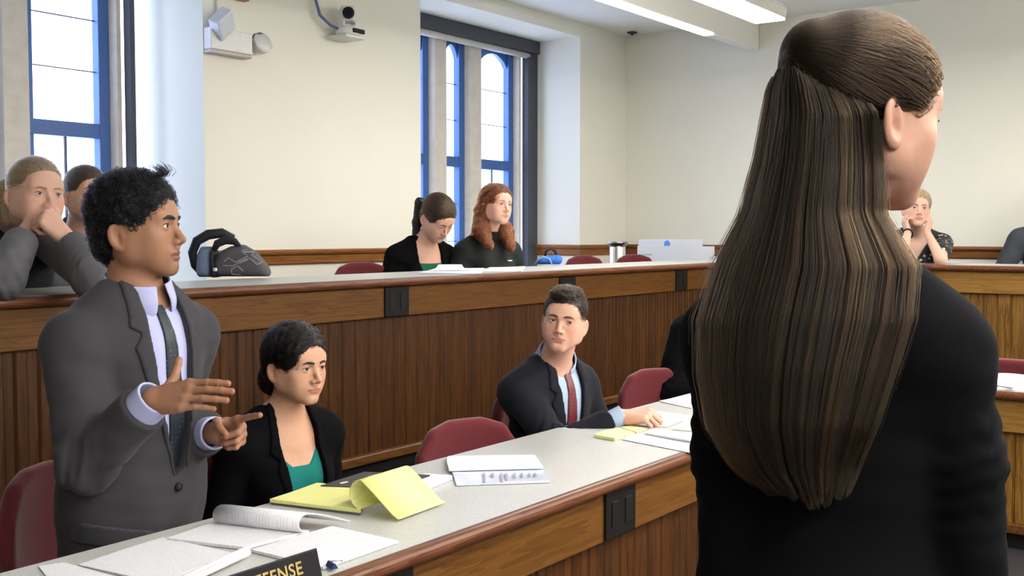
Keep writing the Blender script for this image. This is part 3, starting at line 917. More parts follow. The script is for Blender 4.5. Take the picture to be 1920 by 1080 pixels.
class Person:
    def __init__(s, label, N, body, lean=0.0, L=0.50, sc=1.0, fem=0, head=None, group=None, stand=False, floor=0.0, tilt=0.0, shw=None, w=1.0, dep=1.0, drop=0.02):
        """N: base of the neck; body: facing frame of the trunk (columns right, forward, up)"""
        s.N = np.asarray(N, float); s.sc = sc; s.fem = fem; s.floor = floor
        x, y = body[:, 0], body[:, 1]; z = np.array([0, 0, 1.0])
        a = math.radians(lean); z2 = z * math.cos(a) + y * math.sin(a); y2 = np.cross(z2, x)
        b = math.radians(tilt); z3 = z2 * math.cos(b) + x * math.sin(b); x3 = np.cross(y2, z3)
        s.T = np.stack([x3, y2, z3], 1); s.L = L * sc
        s.Pv = s.N - z3 * s.L
        s.w, s.dep, s.drop = w, dep, drop
        hw = (shw or (0.172 if fem else 0.192)) * sc
        s.SR = s.N + s.T @ V3(hw, -0.01, -(0.062 + drop) * sc); s.SL = s.N + s.T @ V3(-hw, -0.01, -(0.062 + drop) * sc)
        s.base = np.array([s.Pv[0], s.Pv[1], floor])
        s.root = empty('person', s.base); tag(s.root, label, 'person', group)
        s.head = head; s.stand = stand; s.arms = {}; s.hands = {}; s.handbox = []
        s.legs()
    def tp(s, x, y, z): return s.N + s.T @ (V3(x, y, z) * s.sc)
    def legs(s):
        x, y = s.T[:, 0], nrm([s.T[0, 1], s.T[1, 1], 0]); sc = s.sc; s.leg = []
        for q in (1, -1):
            hip = s.Pv + x * 0.09 * q * sc
            if s.stand:
                an = np.array([hip[0], hip[1], s.floor + 0.085]) + x * 0.02 * q; kn = (hip + an) / 2 + y * 0.03
            else:
                kn = hip + y * 0.27 * sc + x * 0.04 * q; kn[2] = s.floor + 0.47 * sc if hip[2] > s.floor + 0.42 else hip[2] + 0.04
                kn[2] = min(kn[2], s.floor + 0.50); an = kn - y * 0.04; an[2] = s.floor + 0.085
            toe = an + y * 0.15 + x * 0.02 * q; toe[2] = s.floor + 0.03; heel = an - y * 0.045; heel[2] = s.floor + 0.035
            s.leg.append((hip, kn, an, heel, toe))
    def arm(s, side, wrist, hint, hd=None, hn=None, curls=RELAX, thumb=TH_SIDE, hs=None, spread=0.08, l1=0.285, l2=0.255, E=None):
        S = s.SR if side > 0 else s.SL; sc = s.sc
        if E is None: E, Wp = ik(S, wrist, l1 * sc, l2 * sc, hint)
        else: E, Wp = np.asarray(E, float), np.asarray(wrist, float)
        hs = (hs or (0.93 if s.fem else 1.02)) * sc
        if hd is None: hd = Wp - E
        if hn is None: hn = np.array([0, 0, -1.0])
        s.arms[side] = (S, E, Wp)
        f, tips, tt = hand_sdf(Wp, hd, hn, side, curls, thumb, hs, spread)
        s.hands[side] = (f, tips, tt, nrm(hd), nrm(hn)); c = Wp + nrm(hd) * 0.085 * hs
        s.handbox.append((c, f, Wp))
        return E, Wp, tips
    # trunk, limbs
    def torso(s, g=0.0, arms=True, grow=0.0):
        """g inflates the shape; used by the skin (g=0) and, larger, by every garment"""
        sc, w, dp = s.sc, s.w, s.dep; z = -s.L / sc
        if s.fem: P = [ell((0, 0.0, -0.19), (0.140 * w, 0.100 * dp, 0.17)), ell((0, 0.005, z * .70), (0.118 * w, 0.092 * dp, 0.15)), ell((0, -0.005, z), (0.160 * w, 0.122 * dp, 0.13))]
        else: P = [ell((0, 0.0, -0.19), (0.158 * w, 0.112 * dp, 0.18)), ell((0, 0.012, z * .70), (0.140 * w, 0.112 * dp, 0.16)), ell((0, 0.0, z), (0.158 * w, 0.118 * dp, 0.13))]
        hw = abs((s.T.T @ (s.SR - s.N))[0]) / sc
        q = s.drop; sh = [cone((hw - .012, -0.012, -0.066 - q), (-hw + .012, -0.012, -0.066 - q), .052), cone((0.045, -0.020, -0.008), (hw - .02, -0.014, -0.056 - q), .036, .046), cone((-0.045, -0.020, -0.008), (-hw + .02, -0.014, -0.056 - q), .036, .046)]
        br = [ell((0.068, 0.078, -0.205), (0.056, 0.048, 0.056)), ell((-0.068, 0.078, -0.205), (0.056, 0.048, 0.056))] if s.fem else []
        f = U(*P, *sh, *br, k=0.06)
        return off(local(f, s.N, s.T, sc), g)
    def neck(s, g=0.0):
        R, o, hsz = s.head['R'], s.head['o'], s.head['s']
        top = o + R @ (V3(0, -0.022, -0.055) * hsz); bot = s.N + s.T @ V3(0, -0.005, -0.03)
        r = (0.047 if s.fem else 0.056) * hsz
        return off(cone(bot, top, r * 1.12, r), g)
    def build_body(s, hh=0.0034, hb=0.012, hd=0.0026, skin_box=None, arm_h=None):
        H = s.head; sc = s.sc; sz = H['s']
        hf, _, E = head_sdf(H); s.hf = local(hf, H['o'], H['R'], sz)
        t = s.torso(0.0); nk = s.neck()
        armf = []
        for sd, (S, El, Wp) in s.arms.items():
            k = 0.88 if s.fem else 1.0
            armf += [cone(S, El, .050 * k * sc, .040 * k * sc), cone(El, Wp - s.hands[sd][3] * 0.0, .042 * k * sc, .0265 * k * sc)]
        legf = [g for (a, b, c, h, t_) in s.leg for g in (cone(a, b, .078 * sc, .055 * sc), cone(b, c, .056 * sc, .036 * sc), cone(h, t_, .035, .028))]
        up = U(t, nk, k=0.045)
        full = lambda P: smin(smin(up(P), s.hf(P), 0.02), U(*armf, k=0.03)(P) if armf else 9.0, 0.03)
        handf = [b[1] for b in s.handbox]
        skin = lambda P: (lambda d: d if not handf else np.minimum(smin(d, handf[0](P), 0.012), smin(d, handf[-1](P), 0.012)))(full(P))
        parts = []
        # head, neck and neckline
        c = H['o']; r = 0.150 * sz
        lo = c - np.array([r, r, r * 1.0]); hi = c + np.array([r, r, r * 0.9])
        nlo = np.minimum(lo, s.N - np.array([0.13, 0.13, 0.20]) * sc); nhi = np.maximum(hi, s.N + np.array([0.13, 0.13, 0.05]) * sc)
        v, q = net(I(skin, rbox((nlo + nhi) / 2, (nhi - nlo) / 2 - 0.004, None, 0.001)), nlo, nhi, hh)
        parts.append((v, q))
        for (cc, f, Wp) in s.handbox:
            R = 0.125 * sc
            g = I(skin, ell(cc, (R, R, R)))
            v, q = net(g, cc - R - 0.01, cc + R + 0.01, hd); parts.append((relax(v, q, 1), q))
        # the rest, carried under the clothes
        whole = off(lambda P: smin(skin(P), U(*legf, k=0.04)(P), 0.05), -0.004 if arm_h is None else -0.0005)
        pts = [s.Pv, s.N, H['o']] + [p for a in s.arms.values() for p in a] + [p for l in s.leg for p in l]
        lo = np.min(pts, 0) - 0.2; hi = np.max(pts, 0) + 0.2
        v, q = net(whole, lo, hi, arm_h or hb); parts.append((v, q))
        hc = head_color(H); sk = np.array(H['skin']) * H.get('tone', 0.95)
        def col(v):
            out = np.tile(sk, (len(v), 1)).astype(float)
            Q = ((v - H['o']) @ H['R']) / sz
            m = np.linalg.norm(Q, axis=1) < 0.16
            if m.any(): out[m] = hc(Q[m])
            for sd, (f, tips, tt, d_, n_) in s.hands.items():
                for tp in list(tips) + [tt]:
                    w = np.exp(-((np.linalg.norm(v - tp, axis=1) / 0.014) ** 2))[:, None] * 0.35
                    out = out * (1 - w) + out * np.array([1.05, 0.75, 0.70]) * w
            return out
        s.body = mesh_obj('body', parts, M_SKIN, s.root, s.base, col)
        # eyes and brows
        gz = nrm(H.get('gaze', (0, 1, 0)))
        for sd in (1, -1):
            c = H['o'] + H['R'] @ (V3(E[0] * sd, E[1], E[2]) * sz); m = bmesh.new(); bmesh.ops.create_uvsphere(m, u_segments=24, v_segments=16, radius=0.0126 * sz)
            me = bpy.data.meshes.new('eye'); m.to_mesh(me); m.free()
            co = np.zeros(len(me.vertices) * 3, F4); me.vertices.foreach_get('co', co); co = co.reshape(-1, 3)
            rot = np.array(Vector((0, 0, 1)).rotation_difference(Vector(H['R'] @ gz)).to_matrix()); co2 = co @ rot.T
            me.vertices.foreach_set('co', co2.astype(F4).ravel()); me.update()
            a = np.arccos(np.clip(co[:, 2] / (0.0126 * sz), -1, 1)); cl = np.ones((len(co), 4), F4); cl[:, :3] = (0.50, 0.47, 0.45)
            cl[a < 0.56, :3] = H.get('iris', (0.05, 0.025, 0.012)); cl[a < 0.26, :3] = (0.004, 0.004, 0.004)
            at_ = me.attributes.new('Col', 'FLOAT_COLOR', 'POINT'); at_.data.foreach_set('color', cl.ravel())
            for p in me.polygons: p.use_smooth = True
            me.materials.append(M_EYE); o = bpy.data.objects.new('eye', me); COL.objects.link(o); o.parent = s.body; o.location = c - s.base
        if H.get('lash_mesh', True):
            for sd in (1, -1):
                pts = []
                for xx in np.linspace(-0.0125, 0.0130, 9):
                    t_ = xx / 0.0132; zz = -0.0003 + H.get('lidz', 0.0) + H.get('op', 0.0043) * math.sqrt(max(0.02, 1 - t_ * t_)); yy = math.sqrt(max(1e-6, 0.0146 ** 2 - xx * xx - zz * zz))
                    pts.append(H['o'] + H['R'] @ (V3((E[0] + xx) * sd, E[1] + yy + 0.0002, E[2] + zz + 0.0004) * sz) - s.base)
                MB().tube(pts, [(.0003 + H.get('lashr', .0008) * math.sin(math.pi * (i + .6) / 9.6)) * sz for i in range(9)], 6).build('eyelashes', H.get('lashm', BROW_BLACK), s.body)
        if H.get('brow'):
            for sd in (1, -1):
                pts = []; rr = []
                for xx, zz, r in H.get('browpts', ((0.011, 0.0165, .0030), (0.022, 0.0195, .0040), (0.034, 0.0205, .0034), (0.046, 0.0160, .0018))):
                    ys = np.linspace(0.115, 0.03, 400); Q = np.stack([np.full(400, xx), ys, np.full(400, zz)], 1).astype(F4)
                    y = ys[np.argmax(hf(Q) < 0)]; pts.append(H['o'] + H['R'] @ (V3(xx * sd, y - 0.0008, zz) * sz) - s.base); rr.append(r * sz * H.get('browk', 1.0))
                MB().tube(pts, rr, 8).build('eyebrow', H['brow'], s.body)
        return s.body
    # ------------------------------------------------------------ clothes
    def sleeves(s, r0, r1, r2, cut, k=0.03, extra=0.0, fold=0.004, flare=0.0):
        fs = []
        for sd, (S, El, Wp) in s.arms.items():
            d = nrm(Wp - El); sc = s.sc; du = nrm(El - S); Lu = np.linalg.norm(El - S); Lf = np.linalg.norm(Wp - El)
            end = El + d * (Lf * cut)
            a = cone(S, El, r0 * sc, r1 * sc); b = I(cone(El, end + d * 0.05, r1 * sc, (r2 + flare) * sc), half(end, d), k=0.004)
            g = U(a, b, k=0.03)
            if fold:
                def g(P, a=a, b=b, El=El, d=d, du=du, sd=sd):
                    f = smin(a(P), b(P), 0.03); q = P - El.astype(F4)
                    dist = np.sqrt(np.einsum('ij,ij->i', q, q))
                    w = np.exp(-(dist / 0.11) ** 2)
                    ph = (q @ (d + du).astype(F4)) * 95 + 2.0 * wob(P, 0.10, 5 + sd)
                    return f + fold * w * np.sin(ph).astype(F4) + 0.0018 * wob(P, 0.13, 9)
            fs.append(g)
        return fs
    def bounds(s, below=0.65):
        pts = [s.N + s.T @ V3(0, 0, 0.1), s.N - s.T[:, 2] * below * s.sc] + [p for a in s.arms.values() for p in a]
        return np.min(pts, 0) - 0.22, np.max(pts, 0) + 0.22
    def jacket(s, mat, opening, g=0.020, h=0.006, hem=-0.66, lapels=(), name='jacket', r=(0.075, 0.062, 0.050), cut=0.93, amp=0.003, skirt=0.0, buttons=(), pocket=None, top=0.0, fold=0.004, padz=0.0, collar=None, flare=0.0):
        sc = s.sc; tor = s.torso(g); hw = abs((s.T.T @ (s.SR - s.N))[0]) / sc
        pads = [local(ell((q * (hw - 0.012), -0.012, -0.066 - s.drop + padz), (0.062, 0.066, 0.050)), s.N, s.T, sc) for q in (1, -1)]
        base = U(tor, *pads, k=0.05)
        if skirt: base = U(base, local(I(ell((0, -0.002, -0.62), (0.180 + skirt, 0.145 + skirt * .6, 0.42)), half((0, 0, -.30), (0, 0, 1)), k=.05), s.N, s.T, sc), k=0.08)
        sl = s.sleeves(*r, cut, fold=fold, flare=flare)
        def solid(P):
            d = base(P)
            for q in sl: d = smin(d, q(P), 0.022)
            return d + amp * wob(P, 0.16, 3)
        body = solid
        lf = lambda f2: local(f2, s.N, s.T, sc)
        op = lf(I(poly2(opening), half((0, 0.015, 0), (0, -1, 0)))) if opening is not None else None
        hemf = lf(half((0, 0, hem), (0, 0, -1)))
        neckc = s.neck(0.012) if not top else s.neck(top)
        f = solid
        f = sub(f, neckc, 0.004)
        if op is not None: f = sub(f, op, 0.004)
        f = I(f, hemf, k=0.006)
        topc = lf(half((0, 0, 0.035 if collar is None else collar), (0, -0.25, 1))); f = I(f, topc, k=0.01)
        lo, hi = s.bounds(-hem + 0.02)
        o = sdf_obj(name, f, lo, hi, h, mat, s.root, s.base)
        s.outer = f; s.solid = solid
        if lapels:
            for poly in lapels:
                lp = lf(I(poly2(poly), half((0, 0.0, 0), (0, -1, 0))))
                g2 = I(off(lambda P: base(P) + amp * wob(P, 0.16, 3), 0.0065), lp, off(lambda P: -(base(P) + amp * wob(P, 0.16, 3)), 0.004), k=0.003)
                g2 = sub(g2, neckc, 0.003)
                sdf_obj('lapel', g2, lo, hi, min(h, 0.005), mat, o, s.base)
        for (x, z) in buttons:
            p = s.onsurf(base, x, z); n_ = grad(base, p[None].astype(F4))[0]
            m = MB(); Mx = Matrix.Translation(Vector(p - s.base)) @ Vector((0, 0, 1)).rotation_difference(Vector(n_)).to_matrix().to_4x4()
            m.lathe([(0.0, 0.0), (0.011, 0.0), (0.0115, 0.004), (0.008, 0.005), (0.0, 0.0045)], (0, 0, 0), 16, Mx); m.build('button', M_BLACK, o)
        return o
    def onsurf(s, f, x, z, y0=0.35):
        ys = np.linspace(y0, -0.02, 600); Q = np.stack([s.tp(x, y, z) for y in ys]).astype(F4)
        return Q[np.argmax(f(Q) < 0)].astype(float)
    def under(s, mat, g=0.008, h=0.006, name='shirt', neckline=None, hem=-0.52, sleeves=None, top=0.004, amp=0.0015):
        f = s.torso(g)
        if sleeves:
            for q in s.sleeves(*sleeves[:3], sleeves[3], fold=0.002): f = U(f, q, k=0.03)
        lf = lambda f2: local(f2, s.N, s.T, s.sc); f = rough(f, amp, 0.1, 4)
        if neckline is not None: f = sub(f, lf(I(poly2(neckline), half((0, -0.02, 0), (0, -1, 0)))), 0.003)
        f = I(f, lf(half((0, 0, hem), (0, 0, -1))), lf(half((0, 0, 0.02), (0, 0, 1))), k=0.004)
        f = sub(f, s.neck(top), 0.003)
        lo, hi = s.bounds(-hem + 0.02)
        if not sleeves:
            lo = s.N - np.array([0.3, 0.3, 0.62]); hi = s.N + np.array([0.3, 0.3, 0.12])
        o = sdf_obj(name, f, lo, hi, h, mat, s.root, s.base); s.shirtf = f
        return o
    def cuff(s, sd, mat, parent, r=0.034, length=0.05, start=0.90, h=0.0025, name='cuff'):
        S, El, Wp = s.arms[sd]; d = nrm(Wp - El); L = np.linalg.norm(Wp - El); a = El + d * L * start; b = a + d * length
        sc = s.sc
        f = I(cone(a - d * 0.02, b + d * 0.02, r * sc), half(b, d), half(a, -d), k=0.002); f = sub(f, cone(a - d * .1, b + d * 0.1, (r - 0.0065) * sc), 0.001)
        return sdf_obj(name, f, np.minimum(a, b) - 0.06, np.maximum(a, b) + 0.06, h, mat, parent, s.base)
    def collar(s, mat, parent, r0=0.078, r1=0.066, h=0.0032, z0=-0.03, z1=0.035, gap=0.02, drop=0.055, tiltk=0.35):
        """folded shirt collar: a band round the neck with two pointed leaves"""
        H = s.head; sc = s.sc
        ax = nrm((H['o'] + H['R'] @ (V3(0, -0.02, -0.06) * H['s'])) - s.N); x = nrm(s.T[:, 0] - ax * (s.T[:, 0] @ ax)); y = np.cross(ax, x)
        R = np.stack([x, y, ax], 1); o = s.N + s.T @ V3(0, 0.002, 0) * sc
        band = shell(cone((0, -0.004, z0), (0, 0.0, z1 + 0.05), r0, r1 - 0.008), 0.0028)
        cutf = I(half((0, 0, z1), (0, tiltk, 1)), half((0, 0, z0 - 0.03), (0, -0.1, -1)))
        front = poly2([(gap * 0.25, 0.06), (-gap * 0.25, 0.06), (-gap * 1.9, -0.12), (gap * 1.9, -0.12)])
        band = sub(I(band, cutf, k=0.002), I(front, half((0, 0.02, 0), (0, -1, 0))), 0.002)
        f = local(band, o, R, sc)
        return sdf_obj('collar', f, o - 0.14 * sc, o + 0.14 * sc, h, mat, parent, s.base)
    def tie(s, mat, poly, knot, under=None, g=0.016, h=0.004):
        lf = lambda f2: local(f2, s.N, s.T, s.sc)
        base = under or s.torso(g - 0.005)
        f = I(off(base, 0.006), off(lambda P: -base(P), 0.003), lf(I(poly2(poly), half((0, 0, 0), (0, -1, 0)))), k=0.003)
        k = s.onsurf(base, *knot)
        kn = local(I(ell((0, 0, 0), (0.021, 0.015, 0.026)), half((0, 0, .018), (0, 0, 1)), k=0.003), k + s.T[:, 1] * 0.004, s.T, s.sc)
        f = U(f, kn, k=0.004)
        return sdf_obj('tie', f, s.N - 0.62, s.N + 0.25, h, mat, s.root, s.base)
    def trousers(s, mat, shoe, h=0.014, skirt=False):
        sc = s.sc
        pv = local(ell((0, 0, -s.L / sc), (0.172 * s.w, 0.132 * s.dep, 0.14)), s.N, s.T, sc)
        f = U(pv, *[g for (a, b, c, hh, t) in s.leg for g in (cone(a, b, .092 * sc, .070 * sc), cone(b, c + (b - c) * 0.04, .070 * sc, .056 * sc))], k=0.05)
        top = s.N - s.T[:, 2] * (s.L - 0.10 * sc)
        f = I(f, half(top, s.T[:, 2]), k=0.01)
        pts = [p for l in s.leg for p in l] + [s.Pv]
        lo = np.min(pts, 0) - 0.2; hi = np.max(pts, 0) + 0.2
        o = sdf_obj('trousers', rough(f, 0.003, 0.15, 2), lo, hi, h, mat, s.root, s.base)
        for (a, b, c, hh, t) in s.leg:
            g = I(U(cone(hh, t, .044, .036), cone(c, hh + (t - hh) * .3, .045, .045), k=0.03), half((0, 0, s.floor + 0.004), (0, 0, -1)), k=0.004)
            sdf_obj('shoe', g, np.minimum(hh, t) - 0.08, np.maximum(np.maximum(hh, t), c) + 0.08, 0.007, shoe, s.root, s.base)
        return o
    # ------------------------------------------------------------ hair
    def hl(s, P): return ((P - s.head['o']) @ s.head['R']) / s.head['s']
    def hw(s, Q): return s.head['o'] + (np.asarray(Q) * s.head['s']) @ s.head['R'].T
    def hair_cap(s, mat, f, h=0.004, r=0.16, name='hair', lo=None, hi=None, fair=1):
        """f in head coordinates"""
        c = s.head['o']; sz = s.head['s']
        g = local(f, c, s.head['R'], sz); s.capf = f; s.capw = g
        lo = c - r * sz if lo is None else lo; hi = c + r * sz if hi is None else hi
        v, q = net(g, lo, hi, h); v = relax(v, q, fair)
        s.capv = v
        s.hair = mesh_obj(name, [(v, q)], mat, s.root, s.base)
        return s.hair
    def comb_hair(s, mat, field, n=2500, steps=14, ds=0.008, lift=0.004, rad=0.0006, keep=None, jitter=0.12, seed=2, thin=0.0):
        """strands combed over the cap; field and keep in head coordinates"""
        r = np.random.default_rng(seed); Q = s.hl(s.capv)
        if keep is not None: Q = Q[keep(Q)]
        Q = Q[r.choice(len(Q), n, replace=len(Q) < n)]; Q = Q + r.normal(size=Q.shape) * 0.001
        p = comb(s.capf, Q, field, steps, ds, lift, jitter, seed)
        return strands_obj('hair_strands', s.hw(p.reshape(-1, 3)).reshape(p.shape), rad, mat, s.hair, s.base)

BROW_BLACK = plain('black_brow_hair', (0.010, 0.008, 0.007), 0.7)
def face_cut(zf=0.075, yb=0.02, xw=0.072):
    """region of the head that stays free of hair: the face and the ears"""
    return U(ell((0, 0.110, -0.040), (xw, 0.110 - yb, 0.040 + zf)), ell((0.080, 0.012, -0.050), (0.030, 0.028, 0.055)), k=0.012)
def ear_cut(): return ell((0.090, -0.014, -0.022), (0.024, 0.027, 0.037))
def sym(f):
    def g(P):
        Q = P.copy(); Q[:, 0] = np.abs(Q[:, 0]); return f(Q)
    return g
def short_cap(th=0.010, zf=0.072, nape=-0.055, top=0.0, fr=0.0, yb=0.022, side=None):
    side = th if side is None else side
    c = U(ell((0, -0.014, 0.036 + top * .5), (0.0745 + side, 0.095 + th, 0.081 + th + top * .5)), ell((0, -0.055, -0.030), (0.058 + th * .6, 0.046 + th * .6, 0.055)), k=0.03)
    f = sub(c, face_cut(zf, yb), 0.008); f = sub(f, ear_cut(), 0.006)
    f = I(f, half((0, 0, nape), (0, 0.5, -1)), k=0.006)
    return sym(f)
SKIN_FAIR = (0.62, 0.36, 0.27); LIP_FAIR = (0.46, 0.16, 0.14)
LILAC = cloth('lilac_shirt', srgb(168, 172, 214), 1500, 0.7, 0.1, 0.05, 0.1)
PALEBLUE = cloth('pale_blue_shirt', srgb(156, 174, 204), 1500, 0.7, 0.1, 0.05, 0.1)
BLACKWOOL = cloth('black_wool', (0.0028, 0.0028, 0.0040), 900, 0.95, 0.0)
MATS['black_wool'].node_tree.nodes['Principled BSDF'].inputs['Specular IOR Level'].default_value = 0.08
NAVYWOOL = cloth('navy_wool', (0.0085, 0.0095, 0.015), 900, 0.9, 0.2)
GREYWOOL = cloth('grey_wool', (0.040, 0.039, 0.046), 1100, 0.88, 0.25, 0.30)
TEAL = cloth('teal_jersey', srgb(18, 110, 104), 1200, 0.8, 0.2, 0.1)
SHOE = plain('black_leather', (0.008, 0.008, 0.008), 0.3)
BROW_BROWN = plain('brown_brow_hair', (0.060, 0.035, 0.020), 0.7)
BROW_FAIR = plain('fair_brow_hair', (0.26, 0.16, 0.09), 0.7)

def H(px, py, D, phi, pitch=0, roll=0, s=1.0, **kw):
    d = dict(o=at(px, py, D), R=facing(px, phi, pitch, roll), s=s, skin=SKIN_FAIR, lip=LIP_FAIR); d.update(kw); return d

# ---------------------------------------------------------------- the standing man in the grey suit
def standing_man():
    head = H(259, 428, 2.84, 66, 4, 0, 1.10, skin=(0.31, 0.160, 0.098), lip=(0.26, 0.09, 0.075), brow=BROW_BLACK, browk=1.3, nose=1.12, blush=0.06,
             mouth=0.004, stubble=0.45, gaze=(0, 1, 0.0), iris=(0.02, 0.01, 0.006), op=0.0048, jaw=0.98)
    p = Person('person standing in grey suit and dark tie, both hands raised over the front bench', at(262, 550, 2.86), facing(262, 42), lean=4, L=0.50, sc=1.02, head=head, stand=True, shw=0.185, drop=0.06)
    p.leg = p.leg
    cr, ri = None, None
    rf = facing(300, 90)[:, 1]; tow = facing(300, 0)[:, 1]
    p.arm(1, at(286, 750, 2.58), (0.2 * -rf) + V3(0, 0, -1) - 0.5 * p.T[:, 1], hd=rf * 0.80 + tow * 0.60 + V3(0, 0, 0.16), hn=-tow * 0.62 + rf * .45 + V3(0, 0, -0.55),
          curls=[(4, 10, 8), (6, 12, 8), (8, 13, 10), (10, 14, 10)], thumb=[(.25, .95, .1), (.02, 1.0, .0), (-.05, 1.0, -.06)], spread=-0.02, hs=1.04)
    p.arm(-1, at(403, 812, 2.86), V3(0, 0, -1) - p.T[:, 1] * 0.6, hd=rf * 0.68 + V3(0, 0, 0.16) + tow * 0.72, hn=tow * 0.55 - V3(0, 0, 0.25) - rf * 0.60,
          curls=[(4, 6, 4), (62, 88, 40), (70, 90, 40), (72, 90, 40)], thumb=[(.7, .5, .5), (.7, -.3, .6), (.7, -.5, .3)], hs=1.0)
    p.build_body(hh=0.003, hd=0.0024)
    shirt = p.under(LILAC, g=0.010, h=0.005, hem=-0.56)
    op = [(0.055, 0.09), (-0.055, 0.09), (-0.070, -0.05), (-0.058, -0.22), (-0.020, -0.43), (0.012, -0.45), (0.040, -0.30), (0.066, -0.10)]
    lapR = [(0.050, 0.07), (0.088, 0.03), (0.112, -0.07), (0.085, -0.085), (0.108, -0.12), (0.020, -0.44), (0.012, -0.45), (0.040, -0.30), (0.066, -0.10)]
    lapL = [(-x, z) for x, z in lapR]
    lapL = [(-0.050, 0.07), (-0.088, 0.03), (-0.112, -0.07), (-0.085, -0.085), (-0.108, -0.12), (-0.030, -0.43), (-0.020, -0.43), (-0.058, -0.22), (-0.070, -0.05)]
    j = p.jacket(GREYWOOL, op, g=0.026, h=0.0055, hem=-0.74, lapels=(lapR, lapL), r=(0.080, 0.066, 0.056), cut=0.86, skirt=0.012, amp=0.0035,
                 buttons=((0.004, -0.475), (0.010, -0.60)), fold=0.007, collar=0.05)
    # pocket flap, sleeve buttons
    lf = lambda f2: local(f2, p.N, p.T, p.sc)
    sol = p.solid
    fl = I(off(sol, 0.006), off(lambda P: -sol(P), 0.006), lf(I(poly2([(0.07, -0.575), (0.20, -0.545), (0.20, -0.60), (0.07, -0.63)]), half((0, 0.0, 0), (0, -1, 0)))), k=0.002)
    lo, hi = p.bounds(0.72); sdf_obj('pocket_flap', fl, lo, hi, 0.005, GREYWOOL, j, p.base)
    S, El, Wp = p.arms[1]
    p.cuff(1, LILAC, shirt, r=0.046, length=0.062, start=0.80); p.cuff(-1, LILAC, shirt, r=0.043, length=0.045, start=0.84)
    p.collar(LILAC, shirt, r0=0.086, r1=0.078, z1=0.045, z0=-0.02)
    k = NT('dark_dotted_tie'); v = k.coords((1, 1, 1)); vo = k.n('ShaderNodeTexVoronoi'); vo.inputs['Scale'].default_value = 80; vo.inputs['Randomness'].default_value = 0.0; k.l(v, vo.inputs['Vector'])
    k.base(k.ramp(vo.outputs['Distance'], [(0.09, (0.11, 0.15, 0.19)), (0.18, (0.006, 0.011, 0.019))])); k.set(Roughness=0.5)
    p.tie(k.m, [(0.014, 0.0), (-0.014, 0.0), (-0.030, -0.2), (-0.052, -0.40), (-0.045, -0.49), (-0.020, -0.53), (0.005, -0.46), (0.010, -0.40), (0.018, -0.2)], (0.0, -0.012), under=p.shirtf)
    p.trousers(GREYWOOL, SHOE)
    # thick curly black hair
    cap = short_cap(0.010, 0.072, -0.075, 0.010, yb=0.014)
    capf = rough(cap, 0.005, 0.035, 8)
    p.hair_cap(hair_cap_mat('black_curls', (0.004, 0.004, 0.005), (0.012, 0.011, 0.014)), capf, h=0.004, r=0.19)
    r = np.random.default_rng(5); Q = p.hl(p.capv); n = grad(capf, Q.astype(F4))
    ok = (np.abs(n[:, 1]) + n[:, 2] > -0.8) & (np.linalg.norm(np.abs(Q) * [1, 0, 0] + Q * [0, 1, 1] - [0.08, -0.012, -0.02], axis=1) > 0.034)
    Q, n = Q[ok], n[ok]; i = r.choice(len(Q), 5200); Q, n = Q[i], n[i]
    k = 16; t = np.linspace(0, 1, k)
    a = np.cross(n, r.normal(size=n.shape)); a /= np.linalg.norm(a, axis=1)[:, None]; b = np.cross(n, a)
    rad = r.uniform(0.004, 0.008, (len(Q), 1)); turns = r.uniform(0.7, 1.5, (len(Q), 1)); ln = r.uniform(0.002, 0.009, (len(Q), 1)) * (0.6 + 0.8 * np.clip((Q[:, 2:3] - 0.0) / 0.1, 0, 1))
    ph = 2 * np.pi * turns * t[None]
    path = Q[:, None] + a[:, None] * (rad * (np.cos(ph) - 1))[..., None] + b[:, None] * (rad * np.sin(ph))[..., None] + n[:, None] * (ln * t[None])[..., None]
    sm = strand_mat('black_curl_strands', (0.005, 0.005, 0.007), 0.5)
    strands_obj('hair_curls', p.hw(path.reshape(-1, 3)).reshape(path.shape), 0.00075, sm, p.hair, p.base)
    # the tuft that stands up above the forehead
    g = []
    for q in range(110):
        o = V3(r.normal(0.012, 0.007), 0.072 + r.normal(0, 0.008), 0.118 + r.normal(0, 0.004)); d = nrm(V3(r.normal(0, .25), 0.35 + r.normal(0, .2), 0.9)); c = nrm(np.cross(d, V3(1, 0, 0)))
        L = r.uniform(0.012, 0.030); g.append([o + d * L * u + c * 0.012 * math.sin(3.2 * u) * u - V3(0, 1, 0) * 0.010 * u * u for u in t])
    strands_obj('hair_tuft', p.hw(np.array(g).reshape(-1, 3)).reshape(len(g), k, 3), 0.0008, sm, p.hair, p.base)
    return p
def skirtless(p, mat=None): p.trousers(mat or BLACKWOOL, SHOE)

